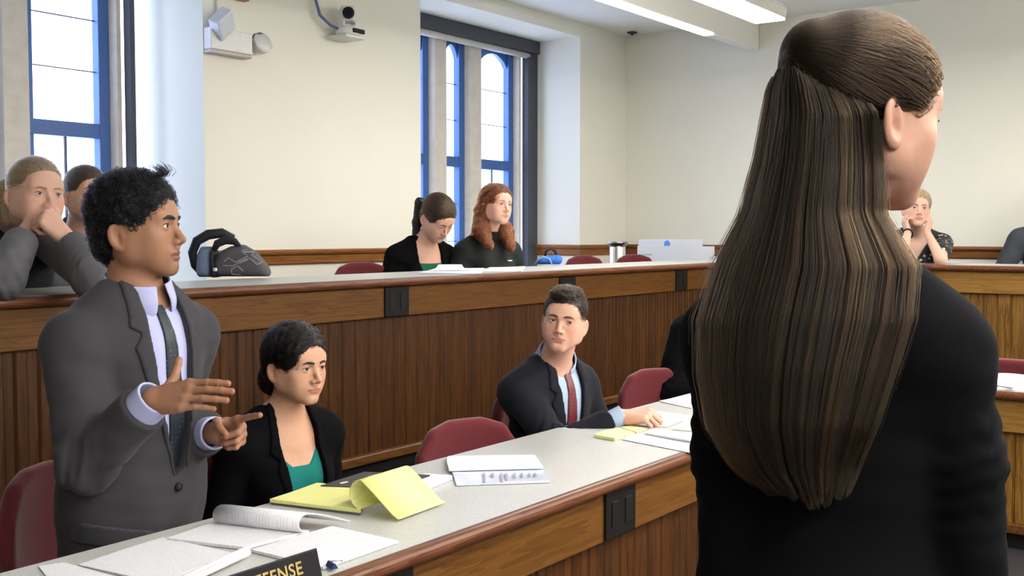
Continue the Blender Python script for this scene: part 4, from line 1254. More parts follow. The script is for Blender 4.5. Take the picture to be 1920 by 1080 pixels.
# ---------------------------------------------------------------- the woman in the foreground, seen from behind
def long_haired_woman():
    head = H(1624, 216, 1.45, 129, -7, 0, 1.0, tone=0.72, nosep=0.083, nose=0.92, eary=-0.004, eara=0.36,  skin=(0.58, 0.33, 0.25), brow=BROW_BROWN, fem=1, blush=0.14, gaze=(0.0, 1, -0.05), iris=(0.06, 0.035, 0.02), jaw=0.90, lidz=-0.001, lashr=0.0016)
    p = Person('person with very long brown half-up hair and black suit, seen from behind', at(1563, 492, 1.47), facing(1563, 166), lean=2, L=0.50, sc=0.98, fem=1, head=head, stand=True, shw=0.136, drop=0.052)
    for sd, E, Wp in ((1, at(1790, 850, 1.41), at(1826, 1215, 1.42)), (-1, at(1384, 850, 1.49), at(1374, 1215, 1.50))):
        p.arm(sd, Wp, None, E=E, hd=V3(0, 0, -1), hn=-p.T[:, 0] * sd, curls=RELAX, thumb=TH_SIDE)
    p.build_body(hh=0.0024, hd=0.003)
    p.under(plain('white_blouse', (0.7, 0.7, 0.7), 0.7), g=0.006, h=0.007, name='blouse', neckline=[(0.06, 0.1), (-0.06, 0.1), (0, -0.16)])
    j = p.jacket(BLACKWOOL, [(0.05, 0.1), (-0.05, 0.1), (-0.065, -0.05), (0, -0.36), (0.065, -0.05)], g=0.018, h=0.006, hem=-0.66, r=(0.064, 0.056, 0.047), cut=0.97, amp=0.003, skirt=0.0, fold=0.003, padz=0.004)
    p.trousers(BLACKWOOL, SHOE)
    # scalp hair swept back from the forehead to a clip at the crown
    T = V3(0.0, -0.114, 0.058)
    cap = sub(U(ell((0, -0.014, 0.037), (0.0845, 0.105, 0.092)), ell((0, -0.060, -0.010), (0.066, 0.052, 0.060)), k=0.03), face_cut(0.074, 0.022, 0.074), 0.008)
    cap = sub(cap, ell((0.090, -0.006, -0.026), (0.026, 0.026, 0.040)), 0.006)
    cap = sym(I(cap, half((0, 0, -0.03), (0, 0.9, -1)), k=0.01))
    bump = U(cap, ell((0, -0.104, 0.066), (0.026, 0.024, 0.030)), k=0.03)
    DK, LT = (0.010, 0.0065, 0.0042), (0.034, 0.022, 0.013)
    capm = hair_cap_mat('brown_hair', DK, LT, 220)
    p.hair_cap(capm, bump, h=0.003, r=0.17)
    sm = strand_mat('brown_strands', (0.0155, 0.0084, 0.0038), 0.28, 0.5)
    tones = [sm, strand_mat('dark_brown_lengths', (0.006, 0.0036, 0.0021), 0.32, 0.4), strand_mat('light_brown_lengths', (0.027, 0.0158, 0.007), 0.28, 0.35)]
    def field(Q):
        d = T.astype(F4) - Q; d /= np.maximum(1e-4, np.linalg.norm(d, axis=1))[:, None]
        side = np.clip((0.05 - Q[:, 2]) / 0.05, 0, 1)[:, None]
        return d + np.array([0, -0.5, 0.15], F4) * side
    keep = lambda Q: (Q[:, 2] > -0.005 + 0.10 * np.clip(-Q[:, 1] - 0.02, 0, 1)) & (np.linalg.norm(Q - T, axis=1) > 0.028)
    p.comb_hair(sm, field, n=9000, steps=20, ds=0.0075, lift=0.006, rad=0.00042, keep=keep, jitter=0.10)
    # the curtain of hair down her back: rows (photo height, left and right edge, depth at left, middle, right)
    rows = np.array([(118, 1464, 1545, 1.425, 1.378, 1.362), (165, 1442, 1610, 1.420, 1.358, 1.346), (210, 1434, 1642, 1.420, 1.346, 1.348), (300, 1418, 1652, 1.420, 1.343, 1.368), (400, 1392, 1656, 1.420, 1.335, 1.368),
                     (500, 1343, 1712, 1.415, 1.312, 1.340), (600, 1312, 1704, 1.405, 1.294, 1.316), (700, 1310, 1674, 1.400, 1.286, 1.306), (800, 1326, 1642, 1.385, 1.284, 1.300),
                     (880, 1372, 1610, 1.360, 1.288, 1.305), (930, 1430, 1590, 1.330, 1.290, 1.300), (968, 1480, 1568, 1.315, 1.292, 1.297)])
    def curtain(u, v, dd):
        """u across, v down (0..1), dd depth behind the outer face"""
        y = 118 + (968 - 118) * v
        g = lambda k: np.interp(y, rows[:, 0], rows[:, k])
        xl, xr, dl, dm, dr = (g(k) for k in range(1, 6))
        D = np.where(u < 0.5, dl + (dm - dl) * (1 - (1 - 2 * u) ** 2), dr + (dm - dr) * (1 - (2 * u - 1) ** 2)) + dd
        x = xl + (xr - xl) * u
        d = FW[None] + RT[None] * ((x - 960) / FPX)[:, None] - UP[None] * ((y - 540) / FPX)[:, None]
        return CAM[None] + d * D[:, None]
    # solid inner mass
    m = MB(); m.smooth = True; nu = 26
    uu = np.linspace(0.05, 0.95, nu)
    rg = []
    for v in np.linspace(0.125, 0.955, 30):
        vv = np.full(nu, v); th = 0.030 * math.sqrt(max(0.05, 1 - v * 0.9))
        a = curtain(uu, vv, 0.012); b = curtain(uu, vv, 0.012 + th * (0.3 + np.sin(np.pi * uu)))
        rg.append([tuple(q - p.base) for q in np.concatenate([a, b[::-1]])])
    m.rings(rg); m.build('hair_length', capm, p.hair)
    r = np.random.default_rng(11); n = 16000; k = 34
    nc = 190; cu = np.sort(r.uniform(0, 1, nc)); cl = r.integers(0, nc, n); uc = cu[cl]
    u0 = uc + r.normal(0, 0.034, n); spread = r.normal(0, 0.0065, n) + (u0 - uc) * 0.35
    dep = np.abs(r.normal(0, 0.010, n)) + r.uniform(0, 0.022, nc)[cl]
    vend = np.clip(1.0 - np.abs(r.normal(0, 0.055, n)) - 0.10 * np.abs(uc - 0.62) - 0.05 * r.uniform(0, 1, nc)[cl], 0.5, 1.0)
    vst = 0.088 * np.clip((uc - 0.22) / 0.74, 0, 1) ** 1.25 + r.uniform(0, 0.022, n)
    ph = r.uniform(0, 6.28, nc)[cl]; wa = r.uniform(0.002, 0.008, nc)[cl]; ph2 = r.uniform(0, 6.28, n)
    path = np.zeros((n, k, 3))
    for i, t in enumerate(np.linspace(0, 1, k)):
        v = vst + (vend - vst) * t; w = min(1, t * 3)
        u = u0 * (1 - w) + (uc + spread) * w + wa * np.sin(ph + 5 * v) * w + 0.0035 * np.sin(ph2 + 9 * v) * w
        path[:, i] = curtain(np.clip(u, -0.012, 1.02), v, dep - 0.003 * w)
    tone = r.choice([0, 1, 2], nc, p=[0.42, 0.36, 0.22]); tone[cu < 0.16] = np.where(r.uniform(0, 1, (cu < 0.16).sum()) < 0.6, 2, 0)  # random streaks; left-edge clumps lightened to paint in the backlight
    for q in range(3): strands_obj('hair_strands', path[tone[cl] == q], 0.00042, tones[q], p.hair, p.base)
    # loose flyaway strands along both edges
    n = 80; u0 = np.where(r.uniform(0, 1, n) < 0.55, r.normal(-0.01, 0.012, n), r.normal(1.0, 0.03, n)); ph = r.uniform(0, 6.28, n); path = np.zeros((n, k, 3)); ve = r.uniform(0.45, 0.92, n)
    for i, t in enumerate(np.linspace(0, 1, k)):
        path[:, i] = curtain(u0 + 0.02 * np.sin(ph + 4 * t) * t, np.where(u0 > 0.5, 0.125, 0.03) + (ve - np.where(u0 > 0.5, 0.125, 0.03)) * t, r.uniform(0, 0.0001, n) - 0.002)
    strands_obj('hair_flyaways', path, 0.00030, sm, p.hair, p.base)
    return p

# ---------------------------------------------------------------- the seated woman beside the standing man
def swept(T, th=0.012, zf=0.068, nape=-0.06, yb=0.022, top=0.0):
    return short_cap(th, zf, nape, top, yb=yb)
def to_point(T, extra=(0, 0, 0)):
    T = np.asarray(T, F4); e = np.asarray(extra, F4)
    def field(Q):
        d = T - Q; return d / np.maximum(1e-4, np.linalg.norm(d, axis=1))[:, None] + e
    return field

def seated_woman():
    head = H(556, 683, 3.42, 41, -4, 0, 1.0, skin=(0.54, 0.31, 0.21), lip=(0.42, 0.14, 0.12), brow=BROW_BLACK, fem=1, blush=0.10, gaze=(0.08, 1, 0.02), iris=(0.02, 0.012, 0.008), jaw=0.96)
    p = Person('person seated in black blazer and teal top, dark hair pulled back', at(534, 774, 3.46), facing(534, 34), lean=7, L=0.46, sc=0.98, fem=1, head=head, floor=0.0, drop=0.03, shw=0.165)
    for sd in (1, -1):
        w = p.tp(0.11 * sd, 0.21, -0.40); p.arm(sd, w, -p.T[:, 1] + p.T[:, 0] * sd * 0.5 - V3(0, 0, .6), hn=V3(0, 0, -1))
    p.build_body(hh=0.0030, hd=0.004)
    p.under(TEAL, g=0.005, h=0.006, name='top', neckline=[(0.075, 0.1), (-0.075, 0.1), (-0.080, -0.10), (-0.03, -0.148), (0.03, -0.148), (0.080, -0.10)])
    op = [(0.055, 0.10), (-0.055, 0.10), (-0.078, -0.05), (-0.070, -0.22), (-0.035, -0.45), (0.020, -0.45), (0.055, -0.22), (0.070, -0.06)]
    lap = [(0.055, 0.06), (0.085, 0.02), (0.105, -0.10), (0.082, -0.12), (0.098, -0.15), (0.020, -0.45), (0.055, -0.22), (0.070, -0.06)]
    lap2 = [(-x, z) for x, z in lap]; lap2[-3:] = [(-0.035, -0.45), (-0.070, -0.22), (-0.078, -0.05)]
    p.jacket(BLACKWOOL, op, g=0.016, h=0.006, hem=-0.55, lapels=(lap, lap2), r=(0.062, 0.054, 0.046), amp=0.003, fold=0.005)
    skirtless(p)
    cap = U(swept(None, 0.015, 0.079, -0.085, 0.034), sym(ell((0, -0.104, -0.058), (0.048, 0.044, 0.054))), k=0.02)
    capf = rough(cap, 0.0025, 0.03, 3)
    p.hair_cap(hair_cap_mat('near_black_hair', (0.004, 0.004, 0.005), (0.016, 0.014, 0.016)), capf, h=0.004)
    def field(Q):
        d = np.array([0, -0.105, -0.050], F4) - Q; d /= np.linalg.norm(d, axis=1)[:, None]
        w = np.exp(-((Q[:, 1:2] - 0.06) / 0.05) ** 2) * np.clip((Q[:, 2:3] - .03) / .05, 0, 1)
        return d + w * np.stack([np.sign(Q[:, 0] + 0.012) * 0.9, 0 * Q[:, 0], -0.3 + 0 * Q[:, 0]], 1)
    p.comb_hair(strand_mat('near_black_strands', (0.012, 0.010, 0.011), 0.3, 0.4), field, n=4200, steps=18, ds=0.008, lift=0.007, rad=0.0006, jitter=0.2)
    return p

# ---------------------------------------------------------------- the man in the navy suit
def navy_man():
    head = H(1058, 600, 4.22, -9, 1, -7, 1.02, skin=(0.66, 0.38, 0.29), tone=0.88, lip=(0.50, 0.19, 0.17), brow=BROW_BROWN, blush=0.30, gaze=(-0.34, 1, -0.02), iris=(0.12, 0.11, 0.08), jaw=0.98, browk=0.9)
    p = Person('person seated in navy suit and red tie, holding a pen on the front bench', at(1041, 677, 4.34), facing(1040, 46), lean=9, L=0.48, sc=1.02, head=head, drop=0.052, shw=0.172)
    Wp = at(1163, 781, 4.10)
    rf = facing(1160, 90)[:, 1]; tow = facing(1160, 0)[:, 1]
    p.arm(1, Wp, V3(0, 0, -1) + p.T[:, 0] * 0.5 + tow * .3, hd=rf * 1.0 + tow * 0.12 + V3(0, 0, 0.12), hn=V3(0, 0, -1) + rf * 0.15 - tow * 0.25,
          curls=[(42, 48, 26), (48, 52, 30), (54, 56, 34), (58, 58, 34)], thumb=[(.62, .55, .55), (.85, -.05, .45), (.9, -.2, .35)], hs=1.12)
    p.arm(-1, p.tp(-0.10, 0.26, -0.36), -p.T[:, 1] - p.T[:, 0], hn=V3(0, 0, -1))
    p.build_body(hh=0.0029, hd=0.003)
    sh = p.under(PALEBLUE, g=0.008, h=0.006, hem=-0.50)
    op = [(0.055, 0.10), (-0.055, 0.10), (-0.070, -0.05), (-0.045, -0.25), (-0.008, -0.44), (0.008, -0.44), (0.040, -0.25), (0.066, -0.06)]
    lap = [(0.052, 0.07), (0.085, 0.03), (0.110, -0.08), (0.085, -0.095), (0.105, -0.13), (0.012, -0.44), (0.040, -0.25), (0.066, -0.06)]
    lap2 = [(-x, z) for x, z in lap]
    j = p.jacket(NAVYWOOL, op, g=0.022, h=0.006, hem=-0.60, lapels=(lap, lap2), r=(0.070, 0.061, 0.050), cut=0.90, amp=0.0035, fold=0.007)
    p.cuff(1, PALEBLUE, sh, r=0.0385, length=0.05, start=0.86, h=0.0028)
    p.collar(PALEBLUE, sh, r0=0.086, r1=0.074, z1=0.04, z0=-0.03, h=0.004)
    k = NT('red_patterned_tie'); v = k.coords(); vo = k.n('ShaderNodeTexVoronoi'); vo.inputs['Scale'].default_value = 70; vo.inputs['Randomness'].default_value = 0.0; k.l(v, vo.inputs['Vector'])
    k.base(k.ramp(vo.outputs['Distance'], [(0.12, (0.22, 0.06, 0.07)), (0.25, (0.105, 0.006, 0.013))])); k.set(Roughness=0.45)
    p.tie(k.m, [(0.016, 0.0), (-0.016, 0.0), (-0.028, -0.2), (-0.036, -0.36), (0.0, -0.42), (0.036, -0.36), (0.028, -0.2)], (0.0, -0.015), under=p.shirtf, h=0.005)
    p.trousers(NAVYWOOL, SHOE)
    cap = U(short_cap(0.007, 0.068, -0.062, 0.004, yb=0.020, side=0.003), ell((0.012, 0.054, 0.098), (0.044, 0.032, 0.014)), ell((0, 0.0, 0.110), (0.048, 0.06, 0.013)), k=0.02)
    p.hair_cap(hair_cap_mat('dark_brown_hair', (0.008, 0.006, 0.005), (0.030, 0.022, 0.017)), rough(cap, 0.003, 0.028, 2), h=0.004)
    def field(Q):
        fr = np.clip((Q[:, 1:2] - 0.0) / 0.06, 0, 1) * np.clip((Q[:, 2:3] - 0.05) / 0.03, 0, 1)
        d = np.array([0.0, -1, -0.4], F4)[None] * (1 - fr) + np.array([0.8, -0.5, 0.2], F4)[None] * fr
        lo = np.clip((0.04 - Q[:, 2:3]) / 0.04, 0, 1)
        return d * (1 - lo) + np.array([0, -0.5, -1], F4)[None] * lo
    p.comb_hair(strand_mat('dark_brown_strands', (0.020, 0.014, 0.010), 0.4, 0.4), field, n=4200, steps=8, ds=0.006, lift=0.006, rad=0.0006, jitter=0.2)
    return p, p.hands[1]

# ---------------------------------------------------------------- the woman with her fists to her mouth
def fist_woman():
    head = H(67, 363, 4.10, 27, -2, -3, 1.14, skin=(0.72, 0.44, 0.35), lip=(0.55, 0.25, 0.22), tone=0.86, brow=BROW_FAIR, browk=0.6, fem=1, blush=0.30, gaze=(-0.1, 1, 0.0), iris=(0.10, 0.12, 0.14), op=0.0046, jaw=1.05)
    p = Person('person in grey hoodie leaning on the upper bench, fists against the mouth', at(20, 405, 4.42), facing(20, 32), lean=18, L=0.46, sc=1.12, fem=1, head=head, floor=Z2, drop=0.03, shw=0.17, w=1.1)
    tow = facing(90, 0)[:, 1]; rf = facing(90, 90)[:, 1]; up = V3(0, 0, 1)
    p.arm(1, at(50, 432, 4.00), None, E=onz(6, 520, 1.30), hd=up * 0.75 + rf * 0.75, hn=-tow * 0.6 + rf * 0.5 - up * 0.4, curls=FIST, thumb=TH_FIST, hs=1.06)
    p.arm(-1, at(126, 446, 3.98), None, E=onz(178, 519, 1.30), hd=up * 0.85 - rf * 0.80, hn=-tow * 0.6 - rf * 0.5 - up * 0.4, curls=FIST, thumb=TH_FIST, hs=1.06)
    p.build_body(hh=0.004, hd=0.003, arm_h=0.010)
    BLK = cloth('charcoal_fleece', (0.018, 0.018, 0.022), 500, 0.95, 0.3); GRY = cloth('grey_marl_fleece', (0.105, 0.105, 0.118), 500, 0.95, 0.3)
    hd = p.jacket(BLK, None, g=0.022, h=0.007, hem=-0.56, name='hoodie', r=(0.066, 0.060, 0.046), cut=0.80, amp=0.004, top=0.002)
    for sl in p.sleeves(0.072, 0.066, 0.050, 0.78, fold=0.007):
        lo, hi = p.bounds(0.6); g = lambda P, sl=sl: sl(P)
        sdf_obj('sleeve', g, lo, hi, 0.007, GRY, hd, p.base)
    ring = [p.tp(0.094 * math.cos(a), -0.010 + 0.080 * math.sin(a) + 0.02, 0.03 - 0.035 * math.sin(a)) for a in np.linspace(0, 2 * math.pi, 19)]
    hood = U(*[cone(ring[i], ring[i + 1], 0.036) for i in range(18)], cone(p.tp(-0.07, -0.10, 0.0), p.tp(0.07, -0.10, 0.0), 0.055), cone(p.tp(-0.05, -0.12, -0.10), p.tp(0.05, -0.12, -0.10), 0.045), k=0.02)
    sdf_obj('hood', rough(sub(hood, p.neck(0.012), 0.01), 0.006, 0.08, 6), p.N - 0.3, p.N + 0.3, 0.007, BLK, hd, p.base)
    # team badge on the chest
    bl = plain('badge_blue', srgb(40, 84, 176), 0.6); rd = plain('badge_red', srgb(196, 40, 60), 0.6)
    lf = lambda f2: local(f2, p.N, p.T, p.sc)
    def patch(poly, mat, g0=0.003):
        f = I(off(p.solid, g0), off(lambda P: -p.solid(P), 0.0005), lf(I(poly2(poly), half((0, 0, 0), (0, -1, 0)))), k=0.001)
        lo, hi = p.bounds(0.6); return sdf_obj('badge', f, p.N - np.array([.3, .3, .5]), p.N + np.array([.3, .3, 0]), 0.0035, mat, hd, p.base)
    cx, cz = -0.045, -0.092
    patch([(cx + .030, cz + .004), (cx + .010, cz + .022), (cx - .018, cz + .028), (cx - .034, cz + .018), (cx - .036, cz - .004), (cx - .030, cz - .026), (cx - .018, cz - .012), (cx - .004, cz - .024), (cx + .014, cz - .022), (cx + .016, cz - .008)], bl)
    patch([(cx + .054, cz - .004), (cx + .052, cz + .006), (cx + .020, cz + .004), (cx - .030, cz + .012), (cx - .032, cz + .004), (cx + .018, cz - .006)], rd, 0.0045)
    skirtless(p)
    T = V3(0, -0.112, 0.020)
    cap = short_cap(0.005, 0.082, -0.045, 0.0, yb=0.040)
    p.hair_cap(hair_cap_mat('ash_blonde_hair', (0.12, 0.085, 0.06), (0.30, 0.22, 0.15)), cap, h=0.0045)
    sm = strand_mat('ash_blonde_strands', (0.34, 0.25, 0.17), 0.3, 0.3)
    p.comb_hair(sm, to_point(T), n=3000, steps=14, ds=0.009, lift=0.004, rad=0.0006, jitter=0.06)
    A = p.hw(T[None])[0]; B = A + p.head['R'] @ V3(0.02, -0.05, -0.01); C_ = B + V3(0, 0, -0.12); 
    tail = rough(U(cone(A, B, .020, .036), cone(B, C_, .036, .020), k=.02), 0.004, 0.05, 1)
    o = sdf_obj('ponytail', tail, np.minimum(A, C_) - .09, np.maximum(A, B) + .09, 0.005, hair_cap_mat('blonde_tail', (0.28, 0.20, 0.12), (0.50, 0.38, 0.24)), p.hair, p.base)
    m = MB(); m.tube([A + p.head['R'] @ V3(0.022 * math.cos(a), -0.006, 0.022 * math.sin(a)) - p.base for a in np.linspace(0, 2 * math.pi, 17)], 0.006, 8); m.build('hair_tie', plain('silver_blue_tie', (0.4, 0.5, 0.7), 0.3), p.hair)
    return p

# ---------------------------------------------------------------- the man behind the standing man
def rear_man():
    head = H(163, 366, 4.74, 30, -2, 0, 1.04, skin=(0.70, 0.42, 0.33), brow=BROW_FAIR, browk=0.6, blush=0.25, gaze=(0, 1, -0.25), op=0.0032, iris=(0.08, 0.08, 0.08))
    p = Person('person in grey pullover with short brown hair, half hidden behind the standing man', at(150, 440, 4.86), facing(150, 36), lean=10, L=0.48, sc=1.04, head=head, floor=Z2, drop=0.03)
    p.arm(1, at(215, 520, 4.62), V3(0, 0, -1) - p.T[:, 1] * .4, hn=V3(0, 0, -1))
    p.arm(-1, onz(352, 522, 1.285), V3(0, 0, -1) - p.T[:, 0], hn=V3(0, 0, -1))
    p.build_body(hh=0.0045, hd=0.004)
    G = cloth('slate_pullover', (0.115, 0.12, 0.135), 600, 0.9, 0.3)
    j = p.jacket(G, None, g=0.018, h=0.008, hem=-0.56, name='pullover', r=(0.066, 0.058, 0.046), cut=0.97, amp=0.004, top=0.004, fold=0.008)
    ring = [p.tp(0.068 * math.cos(a), 0.004 + 0.062 * math.sin(a), 0.030 - 0.030 * math.sin(a)) for a in np.linspace(0, 2 * math.pi, 15)]
    sdf_obj('collar', U(*[cone(ring[i], ring[i + 1], 0.013) for i in range(14)], k=.01), p.N - .2, p.N + .2, 0.005, cloth('dark_slate_collar', (0.03, 0.035, 0.045)), j, p.base)
    p.trousers(NAVYWOOL, SHOE)
    p.hair_cap(hair_cap_mat('short_brown_hair', (0.030, 0.022, 0.020), (0.085, 0.060, 0.045)), short_cap(0.006, 0.072, -0.060, 0.004, yb=0.026), h=0.0045)
    p.comb_hair(strand_mat('short_brown_strands', (0.085, 0.06, 0.045), 0.35, 0.3), lambda Q: np.tile(np.array([0, 0.5, -0.5], F4), (len(Q), 1)), n=2500, steps=3, ds=0.005, lift=0.004, rad=0.0006, jitter=0.4)
    return p

# ---------------------------------------------------------------- the two women at the far end of the upper bench
def reading_woman():
    head = H(821, 409, 6.95, 40, -38, 4, 1.16, skin=(0.64, 0.38, 0.28), brow=BROW_BROWN, fem=1, blush=0.16, gaze=(0, 1, -0.9), op=0.0016, jaw=0.94)
    p = Person('person in black cardigan with dark ponytail, head bent over the papers on the upper bench', at(797, 452, 7.05), facing(797, 38), lean=12, L=0.48, sc=1.13, fem=1, head=head, floor=Z2, drop=0.035, shw=0.170)
    for sd in (1, -1): p.arm(sd, p.tp(0.10 * sd, 0.20, -0.38), V3(0, 0, -.6) + p.T[:, 0] * sd - p.T[:, 1] * .6, hn=V3(0, 0, -1))
    p.build_body(hh=0.005, hd=0.005)
    p.under(cloth('green_camisole', srgb(20, 84, 62), 900, .8, .2, .1), g=0.006, h=0.007, name='camisole', neckline=[(0.085, 0.1), (-0.085, 0.1), (-0.080, -0.110), (0.080, -0.110)])
    j = p.jacket(BLACKWOOL, [(0.070, 0.10), (-0.060, 0.10), (-0.078, -0.06), (-0.070, -0.22), (-0.03, -0.40), (0.02, -0.40), (0.070, -0.20), (0.092, -0.05)], g=0.018, h=0.007, hem=-0.55, name='cardigan', r=(0.066, 0.058, 0.048), cut=0.98, amp=0.004)
    b = p.onsurf(p.solid, -0.115, -0.165)
    m = MB(); m.lathe([(0, 0), (0.022, 0), (0.02, 0.006), (0, 0.008)], (0, 0, 0), 14, Matrix.Translation(Vector(b - p.base)) @ Vector((0, 0, 1)).rotation_difference(Vector(p.T[:, 1])).to_matrix().to_4x4()); m.build('brooch', plain('grey_brooch', (0.25, 0.25, 0.25), 0.4), j)
    skirtless(p)
    T = V3(0.0, -0.116, 0.005)
    p.hair_cap(hair_cap_mat('chestnut_hair', (0.016, 0.010, 0.007), (0.055, 0.034, 0.022)), short_cap(0.011, 0.070, -0.040, 0.004, yb=0.022), h=0.005, r=0.17)
    sm = strand_mat('chestnut_strands', (0.060, 0.036, 0.022), 0.3, 0.4)
    p.comb_hair(sm, to_point(T), n=3500, steps=16, ds=0.008, lift=0.005, rad=0.0008, jitter=0.08)
    A = p.hw(T[None])[0]; wl = -RT; B = A + wl * 0.045 + V3(0, 0, 0.01); C1 = B + wl * 0.02 + V3(0, 0, -0.12); C2 = C1 + wl * 0.02 + V3(0, 0, -0.13)
    tail = rough(U(cone(A, B, .020, .034), cone(B, C1, .034, .032), cone(C1, C2, .032, .014), k=.02), 0.004, 0.05, 1)
    sdf_obj('ponytail', tail, np.minimum(np.minimum(A, B), C2) - .08, np.maximum(np.maximum(A, B), C2) + .08, 0.005, hair_cap_mat('dark_tail', (0.006, 0.005, 0.004), (0.02, 0.014, 0.01)), p.hair, p.base)
    return p

def redhead():
    head = H(931, 384, 7.15, 40, 1, -4, 1.10, skin=(0.70, 0.42, 0.33), lip=(0.52, 0.20, 0.18), tone=0.85, brow=BROW_FAIR, browk=0.6, fem=1, blush=0.18, gaze=(0.05, 1, 0), iris=(0.05, 0.06, 0.06), jaw=0.95)
    p = Person('person with long wavy red hair and black zipped jacket at the upper bench', at(918, 446, 7.25), facing(918, 40), lean=6, L=0.48, sc=1.10, fem=1, head=head, floor=Z2, drop=0.03, shw=0.175, w=1.06)
    for sd in (1, -1): p.arm(sd, p.tp(0.10 * sd, 0.20, -0.38), V3(0, 0, -.6) + p.T[:, 0] * sd - p.T[:, 1] * .6, hn=V3(0, 0, -1))
    p.build_body(hh=0.005, hd=0.005)
    BG = cloth('black_green_softshell', (0.011, 0.015, 0.015), 900, 0.8, 0.2)
    j = p.jacket(BG, None, g=0.020, h=0.007, hem=-0.56, name='jacket', r=(0.070, 0.060, 0.048), cut=0.98, amp=0.004, top=0.001, collar=0.06)
    H_ = p.head; ax = nrm(H_['o'] - p.N)
    f = sub(I(cone(p.N - ax * 0.04, p.N + ax * 0.10, .074, .066), half(p.N + ax * 0.075, ax), k=.004), cone(p.N - ax * 0.04, p.N + ax * .14, .064, .057), .002)
    sdf_obj('collar', f, p.N - .2, p.N + .2, 0.005, BG, j, p.base)
    b = p.onsurf(p.solid, -0.07, -0.125); Mx = Matrix.Translation(Vector(b - p.base)) @ Matrix([list(r) for r in p.T]).to_4x4()
    MB().box((-0.020, -0.003, -0.003), (0.020, 0.004, 0.004), Mx).build('logo_tab', M_WHITE, j)
    skirtless(p)
    cap = sub(sub(U(ell((0, -0.014, 0.037), (0.084, 0.105, 0.092)), ell((0, -0.060, -0.030), (0.074, 0.055, 0.085)), k=0.04), face_cut(0.070, 0.022, 0.070), 0.008), ear_cut(), 0.006)
    cap = U(cap, cone((0.070, -0.045, -0.04), (0.092, -0.020, -0.16), .032, .040), cone((0.092, -0.02, -0.16), (0.085, 0.045, -0.245), .040, .026), cone((0.03, -0.085, -0.05), (0.05, -0.10, -0.22), .045, .045), k=0.04)
    cap = rough(sym(cap), 0.005, 0.05, 7)
    p.hair_cap(hair_cap_mat('auburn_hair', (0.040, 0.011, 0.006), (0.15, 0.045, 0.02)), cap, h=0.005, lo=p.head['o'] - 0.34, hi=p.head['o'] + 0.18)
    sm = strand_mat('auburn_strands', (0.21, 0.066, 0.030), 0.3, 0.45)
    def field(Q):
        top = np.clip((Q[:, 2:3] - 0.0) / 0.08, 0, 1)
        w = 0.7 * np.sin(Q[:, 2:3] * 85 + Q[:, 0:1] * 60) * (1 - top)
        return np.concatenate([np.sign(Q[:, 0:1] - 0.015) * (0.9 * top + .1) + w * .6, -0.45 * top + w, -1 + 0.7 * top], 1)
    p.comb_hair(sm, field, n=6000, steps=18, ds=0.010, lift=0.007, rad=0.0008, jitter=0.15)
    return p

